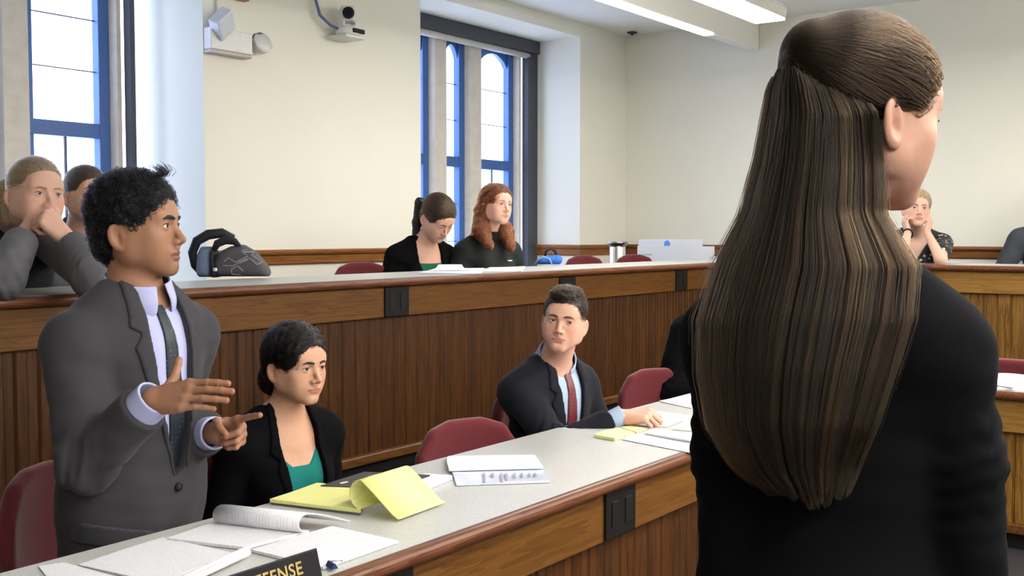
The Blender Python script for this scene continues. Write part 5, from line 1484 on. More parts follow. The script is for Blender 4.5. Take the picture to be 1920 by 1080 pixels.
# ---------------------------------------------------------------- the blonde woman with her chin on her hands
def blonde_woman():
    head = H(1719, 391, 8.10, 11, 2, -3, 1.14, skin=(0.72, 0.44, 0.34), lip=(0.52, 0.16, 0.14), tone=0.84, brow=BROW_BROWN, browk=0.7, fem=1, blush=0.16, gaze=(0.0, 1, 0.05), iris=(0.03, 0.04, 0.06), jaw=0.95)
    p = Person('person with blonde hair in black and white patterned top, chin resting on both hands', at(1717, 434, 8.28), facing(1717, 6), lean=14, L=0.48, sc=1.12, fem=1, head=head, floor=Z2, drop=0.03, shw=0.175)
    tow = facing(1716, 0)[:, 1]; rf = facing(1716, 90)[:, 1]; up = V3(0, 0, 1)
    p.arm(1, at(1702, 437, 8.02), None, E=onz(1690, 487, 1.28), hd=up * 1.0 - rf * 0.30 - tow * .30, hn=rf * 0.85 - tow * 0.35, curls=[(20, 46, 30), (24, 50, 30), (30, 56, 30), (36, 60, 30)], thumb=[(.7, .3, .3), (.9, .1, .2), (.9, 0, .1)], hs=0.84)
    p.arm(-1, at(1738, 436, 8.02), None, E=onz(1764, 486, 1.27), hd=up * 1.0 + rf * 0.25 - tow * .30, hn=-rf * 0.85 - tow * 0.35, curls=[(30, 56, 40), (36, 60, 40), (40, 66, 40), (46, 66, 40)], thumb=[(.7, .3, .3), (.9, .1, .2), (.9, 0, .1)], hs=0.84)
    p.build_body(hh=0.005, hd=0.004, arm_h=0.006)
    k = NT('black_white_print'); v = k.coords(); vo = k.n('ShaderNodeTexVoronoi'); vo.inputs['Scale'].default_value = 28; k.l(v, vo.inputs['Vector'])
    k.base(k.ramp(vo.outputs['Distance'], [(0.22, (0.55, 0.54, 0.52)), (0.30, (0.012, 0.011, 0.012))])); k.set(Roughness=0.8)
    f = p.torso(0.012); sl = U(*[cone(S, S + (E - S) * 0.62, .066 * p.sc, .060 * p.sc) for (S, E, W_) in p.arms.values()])
    lf = lambda f2: local(f2, p.N, p.T, p.sc)
    f = U(f, sl, k=0.03); f = sub(f, lf(I(poly2([(0.07, 0.1), (-0.07, 0.1), (-0.07, -0.06), (0, -0.17), (0.07, -0.06)]), half((0, -0.03, 0), (0, -1, 0)))), 0.003)
    f = I(rough(f, 0.003, 0.1, 4), lf(half((0, 0, -0.52), (0, 0, -1))), lf(half((0, 0, 0.02), (0, 0, 1))), k=0.004)
    lo, hi = p.bounds(0.6); sdf_obj('blouse', f, lo, hi, 0.007, k.m, p.root, p.base)
    S, E, Wp = p.arms[1]; d = nrm(Wp - E); x = nrm(np.cross(d, up)); y = np.cross(d, x)
    m = MB(); m.tube([Wp - d * 0.035 + (x * math.cos(a) + y * math.sin(a)) * 0.036 - p.base for a in np.linspace(0, 2 * math.pi, 17)], 0.006, 8); m.build('bracelet', M_BLACK, p.root)
    skirtless(p)
    p.hair_cap(hair_cap_mat('blonde_hair', (0.16, 0.11, 0.06), (0.46, 0.34, 0.19)), short_cap(0.011, 0.072, -0.055, 0.002, yb=0.020), h=0.005)
    def field(Q):
        d = np.array([0, -0.11, 0.0], F4) - Q; d /= np.linalg.norm(d, axis=1)[:, None]
        w = np.clip((Q[:, 1:2] - 0.0) / .06, 0, 1)
        return d * (1 - w * .6) + w * np.stack([np.sign(Q[:, 0] + 0.025), 0 * Q[:, 0], -0.35 + 0 * Q[:, 0]], 1)
    p.comb_hair(strand_mat('blonde_strands', (0.50, 0.37, 0.21), 0.3, 0.35), field, n=3500, steps=14, ds=0.009, lift=0.005, rad=0.0008, jitter=0.1)
    return p

def edge_man():
    head = H(1975, 352, 8.35, 0, 0, 0, 1.08, brow=BROW_BROWN)
    p = Person('person in dark grey suit cut off by the right edge behind the upper bench', at(1972, 424, 8.5), facing(1972, 4), lean=8, L=0.48, sc=1.12, head=head, floor=Z2, drop=0.035, shw=0.20)
    for sd in (1, -1): p.arm(sd, p.tp(0.16 * sd, 0.24, -0.34), -p.T[:, 1] + p.T[:, 0] * sd * .8, hn=V3(0, 0, -1))
    p.build_body(hh=0.006, hd=0.006)
    p.under(PALEBLUE, h=0.009); p.jacket(cloth('blue_grey_wool', (0.050, 0.056, 0.068)), [(0.055, 0.1), (-0.055, 0.1), (-0.07, -0.05), (0, -0.42), (0.07, -0.05)], g=0.022, h=0.008, r=(0.076, 0.064, 0.052), fold=0.007)
    p.trousers(GREYWOOL, SHOE)
    p.hair_cap(hair_cap_mat('brown_short_hair', (0.02, 0.014, 0.01), (0.05, 0.035, 0.025)), short_cap(0.009), h=0.006)
    return p

def hidden_man():
    head = H(1385, 500, 5.55, 60, 0, 0, 1.0, brow=BROW_BROWN)
    p = Person('person in black suit at the far end of the front bench, mostly hidden by hair', at(1366, 584, 5.60), facing(1366, 30), lean=8, L=0.48, sc=1.10, head=head, drop=0.035, shw=0.20)
    for sd in (1, -1): p.arm(sd, p.tp(0.15 * sd, 0.26, -0.36), -p.T[:, 1] * .6 + p.T[:, 0] * sd * .8 - V3(0, 0, .4), hn=V3(0, 0, -1))
    p.build_body(hh=0.006, hd=0.006)
    sh = p.under(plain('white_shirt', (0.75, 0.75, 0.78), 0.7), h=0.008); p.jacket(BLACKWOOL, [(0.055, 0.1), (-0.055, 0.1), (-0.07, -0.05), (0, -0.42), (0.07, -0.05)], g=0.022, h=0.007, r=(0.078, 0.066, 0.052), fold=0.009)
    p.collar(plain('white_shirt', (0.75, 0.75, 0.78), 0.7), sh, r0=0.088, r1=0.074, z1=0.05, h=0.005)
    skirtless(p)
    p.hair_cap(hair_cap_mat('brown_crop', (0.02, 0.014, 0.01), (0.05, 0.035, 0.025)), short_cap(0.009), h=0.006)
    return p
# ============================================================ CHAIRS
def chair_proto():
    r = empty('task_chair', (0, 0, 0)); tag(r, 'maroon fabric chair', 'chair')
    # faces +y; backrest a curved padded shell
    sh = I(sub(ell((0, 0.62, 0.60), (0.70, 0.90, 0.9)), ell((0, 0.665, 0.60), (0.68, 0.885, 0.95)), 0.01),
           off(poly2([(-0.150, 0.50), (0.150, 0.50), (0.185, 0.56), (0.175, 0.66), (0.130, 0.725), (0.06, 0.748), (-0.06, 0.748), (-0.130, 0.725), (-0.175, 0.66), (-0.185, 0.56)]), 0.036), half((0, 0, 0), (0, 1, 0)), k=0.03)
    z0 = np.zeros(3)
    b = sdf_obj('backrest', sh, (-0.32, -0.40, 0.38), (0.32, 0.1, 0.88), 0.009, M_MAROON, r, z0)
    s = sdf_obj('seat', I(ell((0, 0.03, 0.36), (0.275, 0.275, 0.075)), rbox((0, 0.03, 0.39), (0.235, 0.235, 0.045), None, 0.03), k=0.03), (-0.34, -0.3, 0.25), (0.34, 0.36, 0.5), 0.01, M_MAROON, r, z0)
    m = MB(); m.box((-0.035, -0.265, 0.335), (0.035, -0.05, 0.350)); m.box((-0.035, -0.275, 0.335), (0.035, -0.258, 0.60)); m.build('back_support', M_BLACK, r, bevel=0.004)
    m = MB(); m.lathe([(0.0, 0.12), (0.045, 0.12), (0.04, 0.2), (0.028, 0.21), (0.028, 0.335), (0.09, 0.345), (0.0, 0.35)], n=18); m.build('column', M_BLACK, r)
    for k in range(5):
        a = 2 * math.pi * k / 5 + 0.3; c, s_ = math.cos(a), math.sin(a)
        l = MB().tube([(0.03 * c, 0.03 * s_, 0.14), (0.16 * c, 0.16 * s_, 0.12), (0.29 * c, 0.29 * s_, 0.085)], [0.026, 0.022, 0.016], 8).build('leg', M_BLACK, r)
        cm = MB(); Mx = Matrix.Translation((0.29 * c, 0.29 * s_, 0.029)) @ Matrix.Rotation(a, 4, 'Z') @ Matrix.Rotation(math.pi / 2, 4, 'X')
        cm.lathe([(0.0, -0.018), (0.024, -0.018), (0.028, -0.010), (0.028, 0.010), (0.024, 0.018), (0.0, 0.018)], (0, 0, 0), 14, Mx); cm.build('caster', M_BLACK, l)
    return r
CH = chair_proto(); first = True
def chair(px, X, floor, face, label, Y=None, sx=1.0):
    """face: heading of the sitter in degrees from +y towards +x; the backrest stands behind"""
    global first
    p = onx(px, 500, X) if Y is None else ony(px, 500, Y)
    o = CH if first else copy_tree(CH); first = False
    a = math.radians(face); d = Vector((math.sin(a), math.cos(a), 0))
    o.location = (p[0] + d.x * 0.27, p[1] + d.y * 0.27, floor); o.rotation_euler = (0, 0, -a)
    o.scale = (sx, sx, 1.0)
    tag(o, label, 'chair', 'maroon task chairs along the benches')
    return o
chair(40, -2.98, 0.0, 62, 'maroon chair pushed back beside the standing man')
chair(862, -2.47, 0.0, 112, 'empty maroon chair tucked in between the seated woman and the navy suit')
chair(950, -2.78, 0.0, 84, 'maroon chair that the man in navy suit sits on')
chair(1220, -2.62, 0.0, 120, 'maroon chair beside the half hidden man in black suit')
chair(1905, 0, 0.0, 180, 'maroon chair behind the papers on the right front bench', Y=6.30)
chair(672, -4.80, Z2, 112, 'empty maroon chair left of the woman with the ponytail')
chair(1088, -4.78, Z2, 112, 'maroon chair behind the blue bag')
chair(1183, -4.66, Z2, 118, 'maroon chair in front of the white boards')

# ============================================================ PAPERS AND SMALL THINGS
def paper_mat(name, col, lines=True, pitch=0.0085, ink=(0.25, 0.26, 0.30), blue=0.0):
    k = NT(name); tc = k.n('ShaderNodeTexCoord'); sx = k.n('ShaderNodeSeparateXYZ'); k.l(tc.outputs['Object'], sx.inputs[0])
    if lines:
        row = k.math('FRACT', k.math('DIVIDE', sx.outputs[1], pitch))
        on = k.math('LESS_THAN', row, 0.30)
        rn = k.math('FLOOR', k.math('DIVIDE', sx.outputs[1], pitch))
        cb = k.n('ShaderNodeCombineXYZ'); k.l(k.math('MULTIPLY', sx.outputs[0], 210.0), cb.inputs[0]); k.l(k.math('MULTIPLY', rn, 7.3), cb.inputs[1])
        n = k.n('ShaderNodeTexNoise'); n.inputs['Scale'].default_value = 1.0; n.inputs['Detail'].default_value = 1; k.l(cb.outputs[0], n.inputs['Vector'])
        w = k.math('MULTIPLY', on, k.math('GREATER_THAN', n.outputs['Fac'], 0.45))
        k.base(k.mix(k.math('MULTIPLY', w, 0.30), col, ink))
    else:
        v = k.coords(); k.base(k.ramp(k.noise(v, 30), [(0.3, tuple(c * .96 for c in col)), (0.7, col)]))
    k.set(Roughness=0.6, Specular_IOR_Level=0.35)
    return k.m
M_PAPER = paper_mat('printed_paper', (0.70, 0.71, 0.76))
M_PAPER2 = paper_mat('blank_paper', (0.72, 0.73, 0.77), False)
M_YELLOW = paper_mat('yellow_legal_paper', (0.72, 0.72, 0.27), True, 0.0088, (0.45, 0.50, 0.30))
M_STICKY = paper_mat('pale_yellow_notes', (0.80, 0.78, 0.36), False)
M_FOLDER = plain('charcoal_folder', (0.022, 0.023, 0.028), 0.35)

def frame_of(P):
    c = P.mean(0); u = P[1] - P[0]; a = math.atan2(u[1], u[0]); return c, a
def sheet(name, label, cat, px, z, th, mat, group=None, curl=0.0, parent=None, n=8, wave=0.0015, seed=0):
    """sheet or stack from its four corners in the photograph, lying at height z"""
    P = np.array([onz(x, y, z) for x, y in px]); c, a = frame_of(P); c = np.array([c[0], c[1], z])
    R = np.array([[math.cos(a), -math.sin(a)], [math.sin(a), math.cos(a)]])
    q = (P[:, :2] - c[:2]) @ R
    r = np.random.default_rng(seed); top, bot = [], []
    for i in range(n + 1):
        for j in range(n + 1):
            s, t = i / n, j / n
            xy = q[0] * (1 - s) * (1 - t) + q[1] * s * (1 - t) + q[2] * s * t + q[3] * (1 - s) * t
            h = wave * (1 + math.sin(5 * s + seed) * math.cos(4 * t + seed * 2)) * 0.5 + curl * (max(0, s - 0.5) * 2) ** 2
            top.append((xy[0], xy[1], th + h)); bot.append((xy[0], xy[1], h if curl else 0.0))
    m = MB(); m.smooth = False; N = n + 1; vs = top + bot; o = N * N; fs = []
    for i in range(n):
        for j in range(n):
            k0 = i * N + j; fs.append((k0, k0 + N, k0 + N + 1, k0 + 1)); fs.append((o + k0, o + k0 + 1, o + k0 + N + 1, o + k0 + N))
    for i in range(n):
        for (A, B) in (((i, 0), (i + 1, 0)), ((i + 1, n), (i, n)), ((0, i + 1), (0, i)), ((n, i), (n, i + 1))):
            ka, kb = A[0] * N + A[1], B[0] * N + B[1]; fs.append((ka, o + ka, o + kb, kb))
    m.add(vs, fs)
    ob = m.build(name, mat, parent, loc=c if parent is None else None); ob.rotation_euler = (0, 0, a)
    if label: tag(ob, label, cat, group)
    return ob, c, a
G = 'loose papers on the benches'
FZ = 0.7315
sheet('paper', 'white paper cut by the lower left corner of the front bench', 'paper', [(72, 1063), (120, 1056), (250, 1092), (120, 1120)], FZ, 0.0015, M_PAPER, G, seed=1)
sheet('paper', 'large white page on the front bench below the standing man', 'paper', [(147, 1060), (304, 1009), (434, 1038), (300, 1096)], FZ, 0.002, M_PAPER, G, seed=2)
pad, c, a = sheet('notepad', 'white notepad with its pages rolled back, nearest the standing man', 'notepad', [(312, 1014), (420, 976), (580, 999), (457, 1031)], FZ, 0.006, M_PAPER, 'open notepads on the front bench', seed=3)
sheet('paper', 'stapled white pages with dark clip beside the nameplate', 'paper', [(470, 1035), (623, 990), (747, 1018), (606, 1068)], FZ, 0.005, M_PAPER, G, seed=4)

def rolled(name, A0, A1, d, prof, mat, th, parent, base_c, base_a):
    """sheet with a curved profile (s along d, z) extended from A0 to A1"""
    A0, A1 = np.asarray(A0), np.asarray(A1); d = nrm([d[0], d[1], 0]); ca, sa = math.cos(base_a), math.sin(base_a)
    def loc(p): q = np.asarray(p) - base_c; return (q[0] * ca + q[1] * sa, -q[0] * sa + q[1] * ca, q[2])
    out, inn = [], []
    P = np.array(prof)
    T = np.gradient(P, axis=0); Nn = np.stack([-T[:, 1], T[:, 0]], 1); Nn /= np.maximum(1e-9, np.linalg.norm(Nn, axis=1))[:, None]
    ring = np.concatenate([P, (P + Nn * th)[::-1]])
    m = MB(); m.smooth = True
    m.rings([[loc(A + d * s + np.array([0, 0, z])) for s, z in ring] for A in (A0, A0 + (A1 - A0) * 0.5, A1)])
    return m.build(name, mat, parent)
# white notepad roll: pages folded over towards the far edge
A0, A1 = onz(424, 984, FZ), onz(584, 1002, FZ); d = onz(648, 989, FZ) - A1
R_ = 0.021; prof = [(-0.012 + R_ * math.sin(t) * -1.0, 0.008 + R_ - R_ * math.cos(t)) for t in np.linspace(0.2, math.pi, 16)] + [(s, 0.008 + 2 * R_ * (1 - ((s + 0.012) / 0.125) ** 1.4)) for s in np.linspace(0.0, 0.108, 10)]
rolled('rolled_pages', A0, A1, d, prof, M_PAPER, 0.0025, pad, c, a)
# yellow legal pad
yp, c, a = sheet('legal_pad', 'yellow legal pad with pages curled over in front of the seated woman', 'notepad', [(506, 942), (594, 911), (690, 917), (676, 962)], FZ + 0.005, 0.008, M_YELLOW, 'open notepads on the front bench', seed=5)
m, _, _ = sheet('backing_board', None, None, [(509, 943), (594, 913), (690, 919), (676, 964)], FZ, 0.005, plain('grey_board', (0.10, 0.105, 0.12), 0.8), parent=yp, seed=5, wave=0.0)
m.location = (0, 0, -0.005); m.rotation_euler = (0, 0, 0)
F0, E0, E1 = onz(670, 964, FZ), onz(748, 979, FZ), onz(835, 947, FZ)
dv = E0 - F0; Ld = np.linalg.norm(dv); R_ = 0.037
prof = [(0.012 - R_ * math.sin(t), 0.014 + R_ - R_ * math.cos(t)) for t in np.linspace(0.15, math.pi, 20)]
for s in np.linspace(0.02, 1, 16): prof.append((0.012 + (Ld - 0.012) * s, 0.002 + (0.012 + 2 * R_) * (1 - s) ** 1.5 * (1 + 1.2 * s) * (1 - 0.12 * math.sin(math.pi * s)) + 0.010 * max(0, s - 0.8) * 2))
rolled('curled_pages', F0, F0 + (E1 - E0), dv, prof, M_YELLOW, 0.0022, yp, c, a)
# dark folder and the white stack in it
sheet('page_stack', 'stack of white pages under the dark folder and the yellow pad', 'paper', [(650, 921), (800, 895), (848, 899), (784, 926)], FZ, 0.012, M_PAPER2, G, seed=6, wave=0.0005)
fo, c, a = sheet('folder', 'dark grey folder lying open behind the yellow legal pad', 'folder', [(601, 913), (683, 887), (806, 893), (735, 918)], FZ + 0.0125, 0.004, M_FOLDER, seed=7, wave=0.0008)
for q in ([(690, 894), (713, 888), (716, 889), (694, 895.5)], [(636, 906), (650, 903), (653, 904), (640, 907.5)]):
    s_, c2, a2 = sheet('label_strip', None, None, q, FZ + 0.018, 0.0012, M_WHITE, parent=fo, n=2, wave=0)
    ca, sa = math.cos(a), math.sin(a); dd = c2 - c; s_.location = (dd[0] * ca + dd[1] * sa, -dd[0] * sa + dd[1] * ca, 0.0055); s_.rotation_euler = (0, 0, a2 - a)
# index strips in a clear sleeve
sl, c, a = sheet('document_sleeve', 'clear plastic sleeve of white index strips in the middle of the front bench', 'document sleeve', [(856, 911), (846, 884), (1018, 879), (1031, 905)], FZ, 0.003, None or plain('clear_blue_film', (0.62, 0.66, 0.78), 0.12), seed=8, wave=0.004)
for i, q in enumerate(([(838, 862), (842, 857), (1003, 856), (1007, 862)], [(838, 872), (838, 863), (1008, 863), (1013, 872)], [(842, 886), (838, 873), (1012, 872), (1019, 881)])):
    s_, c2, a2 = sheet('index_strip', None, None, q, FZ + 0.004, 0.004, M_PAPER2, parent=sl, n=4, wave=0.002, seed=i)
    ca, sa = math.cos(a), math.sin(a); dd = c2 - c; s_.location = (dd[0] * ca + dd[1] * sa, -dd[0] * sa + dd[1] * ca, 0.004 + 0.002 * i); s_.rotation_euler = (0, 0, a2 - a)
INKB = plain('faint_grey_print', (0.30, 0.32, 0.42), 0.3)
for xx in (905, 921, 938, 947, 962, 976, 990, 1001):
    h = 7 + (xx * 7) % 11
    s_, c2, a2 = sheet('printed_mark', None, None, [(xx, 886), (xx + 5, 886), (xx + 6, 886 + h), (xx + 1, 886 + h)], FZ + 0.0085, 0.0004, INKB, parent=sl, n=1, wave=0)
    ca, sa = math.cos(a), math.sin(a); dd = c2 - c; s_.location = (dd[0] * ca + dd[1] * sa, -dd[0] * sa + dd[1] * ca, 0.0075); s_.rotation_euler = (0, 0, a2 - a)
# sticky notes
G2 = 'pale yellow sticky notes on the front bench'
sheet('sticky_notes', 'thick pale yellow sticky note block nearest the bench edge', 'sticky notes', [(1115, 820), (1136, 811), (1172, 819), (1153, 827)], FZ, 0.010, M_STICKY, G2, n=3, wave=0.001)
sheet('sticky_notes', 'pale yellow sticky note leaning on the thick block', 'sticky notes', [(1140, 810), (1158, 804), (1190, 814), (1173, 819)], FZ + 0.001, 0.005, M_STICKY, G2, n=3, wave=0.002)
sheet('sticky_notes', 'flat yellow sticky note closest to the writing hand', 'sticky notes', [(1164, 803), (1182, 799), (1213, 806), (1194, 812)], FZ, 0.003, M_STICKY, G2, n=3, wave=0.002)
# papers by the writing hand
sheet('paper', 'white page under the hand with the pen', 'paper', [(1160, 797), (1240, 772), (1302, 782), (1248, 801)], FZ, 0.002, M_PAPER, G, seed=10)
sheet('paper', 'white page at the far edge of the bench beyond the pen hand', 'paper', [(1236, 753), (1288, 741), (1345, 751), (1296, 766)], FZ, 0.002, M_PAPER2, G, seed=11)
sheet('paper', 'thick white pages between the sticky notes and the long haired woman', 'paper', [(1209, 815), (1222, 807), (1345, 824), (1340, 837)], FZ, 0.006, M_PAPER2, G, seed=12)
sheet('paper', 'glossy white page nearest the bench edge by the long haired woman', 'paper', [(1164, 824), (1196, 814), (1330, 841), (1296, 850)], FZ, 0.0015, M_PAPER, G, seed=13)
sheet('paper', 'white page right of the pen, half behind the long haired woman', 'paper', [(1262, 806), (1290, 786), (1372, 792), (1350, 812)], FZ, 0.003, M_PAPER2, G, seed=14)
sheet('paper', 'spread of white pages on the right front bench', 'paper', [(1856, 729), (1866, 703), (1935, 706), (1940, 735)], FZ, 0.004, M_PAPER, G, seed=15, wave=0.008)
sheet('paper', 'white page on top of the right front bench spread', 'paper', [(1864, 722), (1880, 702), (1912, 707), (1900, 728)], FZ + 0.0135, 0.002, M_PAPER2, G, seed=16, wave=0.003)
UZ = 1.2315
sheet('paper', 'white pages on the upper bench before the ponytailed woman', 'paper', [(787, 513), (815, 505), (908, 504), (902, 514)], UZ, 0.004, M_PAPER2, G, seed=17, wave=0.003)
sheet('paper', 'white page with a raised corner before the ponytailed woman', 'paper', [(880, 507), (866, 502), (822, 502), (806, 508)], UZ + 0.0075, 0.002, M_PAPER2, G, seed=21, curl=0.018, n=12, wave=0.001)
sheet('paper', 'white pages on the upper bench before the red haired woman', 'paper', [(905, 510), (918, 503), (985, 501), (978, 510)], UZ, 0.005, M_PAPER2, G, seed=18, wave=0.003)
# binder clip
cp = onz(622, 1067, FZ); r = empty('binder_clip', cp + np.array([0, 0, 0.004])); r.rotation_euler = (0, 0, 1.2); tag(r, 'small dark blue binder clip at the corner of stapled pages', 'binder clip')
MB().prism([(-0.008, 0.0), (0.008, 0.0), (0.002, 0.011), (-0.002, 0.011)], -0.016, 0.016, axis=1).build('body', plain('dark_blue_steel', (0.02, 0.04, 0.14), 0.3), r)
MB().tube([(0.0, -0.008, 0.011), (0.018, -0.005, 0.010), (0.026, 0.0, 0.009), (0.018, 0.005, 0.010), (0.0, 0.008, 0.011)], 0.001, 6).build('wire_handle', M_CHROME, r)
# rolled sheet by the nameplate
p0, p1 = onz(464, 1047, FZ), onz(330, 1110, FZ); r0 = 0.0105
mm = MB(); up_ = np.array([0, 0, 1.0]); ax = nrm(p1 - p0); sd_ = np.cross(ax, up_)
sp = [((0.0030 + r0 * t / 15.0) * math.cos(t), (0.0030 + r0 * t / 15.0) * math.sin(t)) for t in np.linspace(0, 15.0, 60)]
ring = sp + [(x * 0.93, z * 0.93) for x, z in sp[::-1]]
mid = (p0 + p1) / 2
mm.smooth = True; mm.rings([[tuple(p + sd_ * x + up_ * (z + 0.0150) - mid) for x, z in ring] for p in (p0, p1)])
o = mm.build('paper_roll', M_PAPER2, None, loc=mid); tag(o, 'tightly rolled white sheet behind the nameplate', 'paper')
# nameplate
e0 = onz(601, 1079, FZ); r = empty('nameplate', (e0[0], e0[1] - 0.15, 0.730)); tag(r, 'black nameplate with gold capital letters at the bottom of the picture', 'nameplate')
MB().prism([(-0.030, 0.0), (0.006, 0.0), (-0.010, 0.058), (-0.015, 0.058)], -0.15, 0.15, axis=1).build('plate', plain('black_lacquer', (0.006, 0.005, 0.010), 0.4, spec=0.2), r, bevel=0.0015)
tc_ = bpy.data.curves.new('lettering', 'FONT'); tc_.body = 'DEFENSE'; tc_.size = 0.037; tc_.extrude = 0.0006; tc_.align_x = 'CENTER'; tc_.align_y = 'CENTER'; tc_.space_character = 1.08; tc_.offset = 0.0006
tc_.materials.append(plain('gold_leaf', (0.42, 0.33, 0.12), 0.35, 0.6))
to = bpy.data.objects.new('lettering_curve', tc_); COL.objects.link(to); bpy.context.view_layer.update()
me_ = bpy.data.meshes.new_from_object(to.evaluated_get(bpy.context.evaluated_depsgraph_get())); bpy.data.objects.remove(to)
me_.name = 'lettering'; to = bpy.data.objects.new('lettering', me_); COL.objects.link(to); to.parent = r
tl = math.atan2(0.016, 0.058)
Rz = Matrix(((0, -math.sin(tl), math.cos(tl)), (1, 0, 0), (0, math.cos(tl), math.sin(tl)))).to_4x4()
to.matrix_local = Matrix.Translation((-0.0012, 0.022, 0.030)) @ Rz

# ------------------------------------------------------------ bags on the upper bench
B0 = onz(440, 523, 1.2305); Dk = float((B0 - CAM) @ FW); S_ = Dk / FPX
r = empty('backpack', B0); tag(r, 'grey backpack with outlined emblem lying on the upper bench', 'backpack')
hx = nrm([RT[0], RT[1], 0]); hy = np.array([-hx[1], hx[0], 0]); RB = np.stack([hx, hy, [0, 0, 1.0]], 1)
def bp(px, py, dep=0.0): return B0 + hx * (px - 440) * S_ + hy * dep + np.array([0, 0, (523 - py) * S_])
lo, hi = B0 - 0.32, B0 + 0.38
def sil(pts, d0, d1, k, rnd=0.012):
    q = [((x - 440) * S_, (523 - y) * S_) for x, y in pts]
    return local(I(off(poly2(q), -rnd), half((0, d1, 0), (0, 1, 0)), half((0, d0, 0), (0, -1, 0)), half((0, 0, 0.001), (0, 0, -1)), k=k), B0, RB)
GB = cloth('dark_grey_nylon', (0.085, 0.085, 0.096), 1200, 0.6, 0.1); GB2 = cloth('black_nylon', (0.016, 0.016, 0.022), 1200, 0.6, 0.1); GB3 = cloth('grey_blue_nylon', (0.16, 0.21, 0.33), 1200, 0.6, 0.1)
sdf_obj('front_panel', sil([(396, 530), (394, 490), (406, 468), (430, 457), (456, 454), (482, 470), (503, 496), (519, 530)], -0.02, 0.10, 0.05), lo, hi, 0.006, GB, r, B0)
sdf_obj('side_panel', sil([(360, 530), (362, 478), (372, 458), (400, 458), (404, 530)], -0.01, 0.16, 0.04), lo, hi, 0.006, GB3, r, B0)
sdf_obj('gusset', sil([(388, 530), (390, 470), (404, 460), (415, 530)], -0.028, 0.12, 0.03), lo, hi, 0.006, GB2, r, B0)
m = MB(); m.tube([bp(x, y, d) - B0 for x, y, d in ((376, 516, .05), (362, 497, .03), (359, 474, .02), (368, 452, .02), (388, 440, .03), (412, 437, .05), (430, 447, .08))], [.018, .020, .022, .024, .025, .024, .020], 10); m.build('shoulder_strap', GB2, r)
m = MB(); m.tube([bp(x, y, d) - B0 for x, y, d in ((402, 470, -.01), (409, 457, -.01), (424, 450, .0), (440, 453, .01), (450, 463, .01))], [.012, .020, .022, .018, .010], 10); m.build('grab_handle', GB2, r)
EM = plain('pale_grey_stitching', (0.30, 0.30, 0.31), 0.6)
fpf = sil([(396, 530), (394, 490), (406, 468), (430, 457), (456, 454), (482, 470), (503, 496), (519, 530)], -0.02, 0.10, 0.05)
def onbag(px, py):
    ds = np.linspace(-0.2, 0.15, 300); Q = np.array([bp(px, py, d) for d in ds], F4); return bp(px, py, ds[np.argmax(fpf(Q) < 0)] - 0.001)
for ln in ([(422, 491), (430, 483), (444, 492), (466, 480), (455, 470), (464, 468)], [(421, 498), (440, 498), (447, 494), (470, 484), (484, 496), (492, 491), (473, 478), (477, 471)], [(447, 498), (458, 508)], [(445, 500), (436, 505), (436, 514), (452, 515)], [(450, 491), (465, 484), (467, 487), (452, 494)]):
    pts = []
    for (x0, y0), (x1, y1) in zip(ln[:-1], ln[1:]):
        for t in np.linspace(0, 1, 6)[:-1]: pts.append(onbag(x0 + (x1 - x0) * t, y0 + (y1 - y0) * t) - B0)
    pts.append(onbag(*ln[-1]) - B0)
    MB().tube(pts, 0.0022, 6).build('emblem_line', EM, r)
m = MB(); p_ = bp(407, 505, -0.032) - B0
m.box(tuple(p_ - 0.008), tuple(p_ + 0.008)); m.build('buckle', M_WHITE, r, bevel=0.003)

B1 = onz(1030, 497.5, 1.2305); Dk1 = float((B1 - CAM) @ FW); s1 = Dk1 / FPX
r = empty('handbag', B1); tag(r, 'small blue bag with dark handles on the upper bench', 'bag')
BL = cloth('royal_blue_canvas', srgb(58, 108, 196), 900, 0.7, 0.1, 0.1)
b1 = lambda px, py, d=0.0: B1 + hx * (px - 1030) * s1 + hy * d + np.array([0, 0, (497.5 - py) * s1])
q = [((x - 1030) * s1, (497.5 - y) * s1) for x, y in ((1000, 503), (1004, 488), (1012, 480), (1048, 476), (1056, 482), (1058, 503))]
f = local(I(off(poly2(q), -0.006), half((0, 0.09, 0), (0, 1, 0)), half((0, -0.05, 0), (0, -1, 0)), half((0, 0, 0.001), (0, 0, -1)), k=0.05), B1, RB)
sdf_obj('pouch', f, B1 - 0.25, B1 + 0.25, 0.006, BL, r, B1)
MB().tube([b1(1022, 480, -.0) - B1, b1(1023, 472, .0) - B1, b1(1032, 466, .0) - B1, b1(1041, 471, .0) - B1, b1(1043, 478, .0) - B1], 0.009, 8).build('handle', GB2, r)
MB().tube([b1(1001, 497, -.03) - B1, b1(1008, 487, -.045) - B1, b1(1020, 481, -.05) - B1, b1(1030, 485, -.055) - B1, b1(1035, 497, -.06) - B1], 0.004, 6).build('strap', plain('pale_blue_strap', (0.3, 0.4, 0.6), 0.6), r)

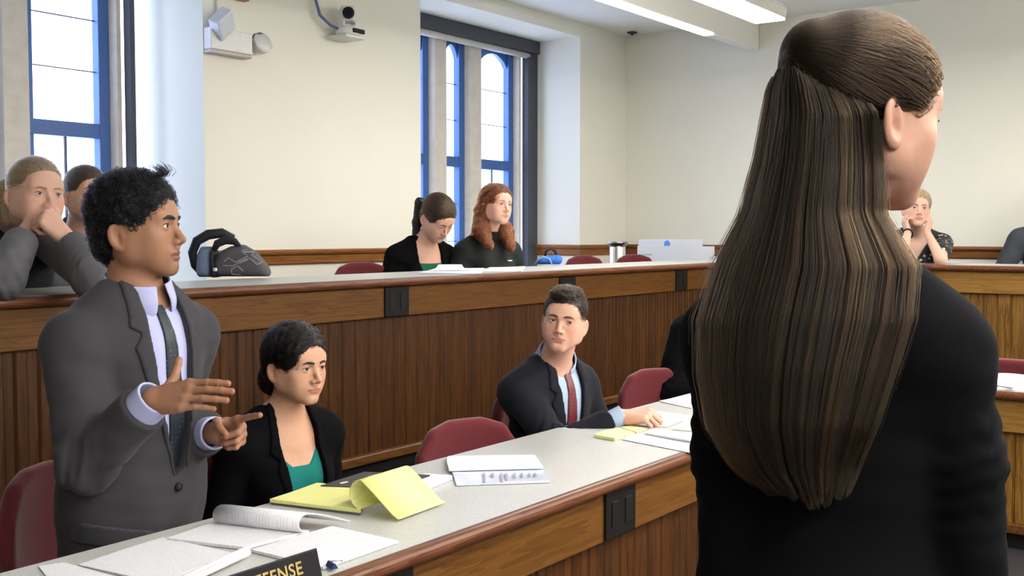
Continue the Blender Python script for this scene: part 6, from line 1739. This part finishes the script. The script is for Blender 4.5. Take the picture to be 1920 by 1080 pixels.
# ------------------------------------------------------------ boards and the chrome stand in the far corner
WB = plain('white_foam_board', (0.62, 0.63, 0.66), 0.6, noise_amt=0.02)
def board(px0, px1, py, Y, label, dot=False):
    a, b = ony(px0, py, Y), ony(px1, py, Y); h = (a[2] + b[2]) / 2
    r = empty('foam_board', ((a[0] + b[0]) / 2, Y, Z2)); tag(r, label, 'board', 'white boards stacked in the far corner'); w = (b[0] - a[0]) / 2
    MB().box((-w, 0, 0), (w, 0.02, h - Z2)).build('panel', WB, r, bevel=0.002)
    if dot:
        p = ony(1251, 457, Y); q = p - np.array(r.location)
        m = MB(); m.prism([(q[0] - .03, q[2] - .03), (q[0] + .03, q[2] - .03), (q[0] + .03, q[2] + .01), (q[0] + .005, q[2] + .035), (q[0] - .03, q[2] + .015)], -0.003, 0.0, axis=1); m.build('blue_mark', plain('sky_blue_print', srgb(86, 140, 220), 0.6), r)
    else:
        p = ony(1213, 477, Y); q = p - np.array(r.location)
        MB().box((q[0] - .04, -0.002, q[2] - .008), (q[0] + .05, 0.0, q[2] + .004)).build('grey_print', plain('grey_print', (0.35, 0.35, 0.36), 0.7), r)
board(1197, 1316, 449, 8.86, 'taller white board with a small blue mark, behind the other', True)
board(1195, 1338, 461.5, 8.78, 'lower white board in front of the taller one in the far corner')
p = at(1158, 453, 9.6); r = empty('chrome_stand', (p[0], p[1], Z2)); tag(r, 'chrome cylindrical stand with flared rim in the far corner', 'stand')
hh = p[2] - Z2; w = 15 * 9.6 / FPX
MB().lathe([(0.0, 0.0), (w * 1.3, 0.0), (w * 1.3, 0.03), (w, 0.05), (w, hh - 0.05), (w * 0.98, hh - 0.045), (0.0, hh - 0.045)], n=28).build('cylinder', M_CHROME, r)
MB().lathe([(w * 0.9, hh - 0.05), (w * 1.30, hh - 0.015), (w * 1.32, hh), (w * 1.1, hh), (0.0, hh - 0.02)], n=28).build('rim', plain('dull_chrome', (0.35, 0.34, 0.33), 0.3, 1.0), r)
PEOPLE = {}
for key, fn in (('1', standing_man), ('2', long_haired_woman), ('3', seated_woman), ('4', navy_man), ('5', fist_woman), ('6', rear_man), ('7', reading_woman), ('8', redhead), ('9', blonde_woman), ('a', edge_man), ('b', hidden_man)):
    PEOPLE[key] = fn()
# the pen in the hand of the man in navy suit
if '4' in PEOPLE:
    hnd = PEOPLE['4'][1]; tip = onz(1231, 779, 0.7335); mid_ = (hnd[1][0] + hnd[2]) / 2; d_ = nrm(mid_ - tip)
    r = empty('pen', tip); tag(r, 'dark pen held over the page by the man in navy suit', 'pen')
    MB().tube([tuple(d_ * 0.012), tuple(d_ * 0.135)], 0.0042, 10).build('barrel', M_BLACK, r)
    MB().tube([(0, 0, 0), tuple(d_ * 0.012)], [0.0006, 0.0040], 10).build('nib', M_DARKSTEEL, r)

# the chairs the seated people sit on
for key, lab in (('3', 'maroon chair under the seated woman in black blazer'), ('5', 'maroon chair under the woman with fists at her mouth'), ('6', 'maroon chair under the man behind the standing man'),
                 ('7', 'maroon chair under the woman with the ponytail'), ('8', 'maroon chair under the red haired woman'), ('9', 'maroon chair under the blonde woman'), ('a', 'maroon chair under the man cut off by the right edge'), ('b', 'maroon chair under the half hidden man in black suit')):
    if key in PEOPLE:
        p = PEOPLE[key]; fwd = nrm([p.T[0, 1], p.T[1, 1], 0]); o = copy_tree(CH)
        c = p.Pv + fwd * 0.09; o.location = (c[0], c[1], p.floor); o.rotation_euler = (0, 0, -math.atan2(fwd[0], fwd[1])); o.scale = (1, 1, 1)
        tag(o, lab, 'chair', 'maroon task chairs along the benches')
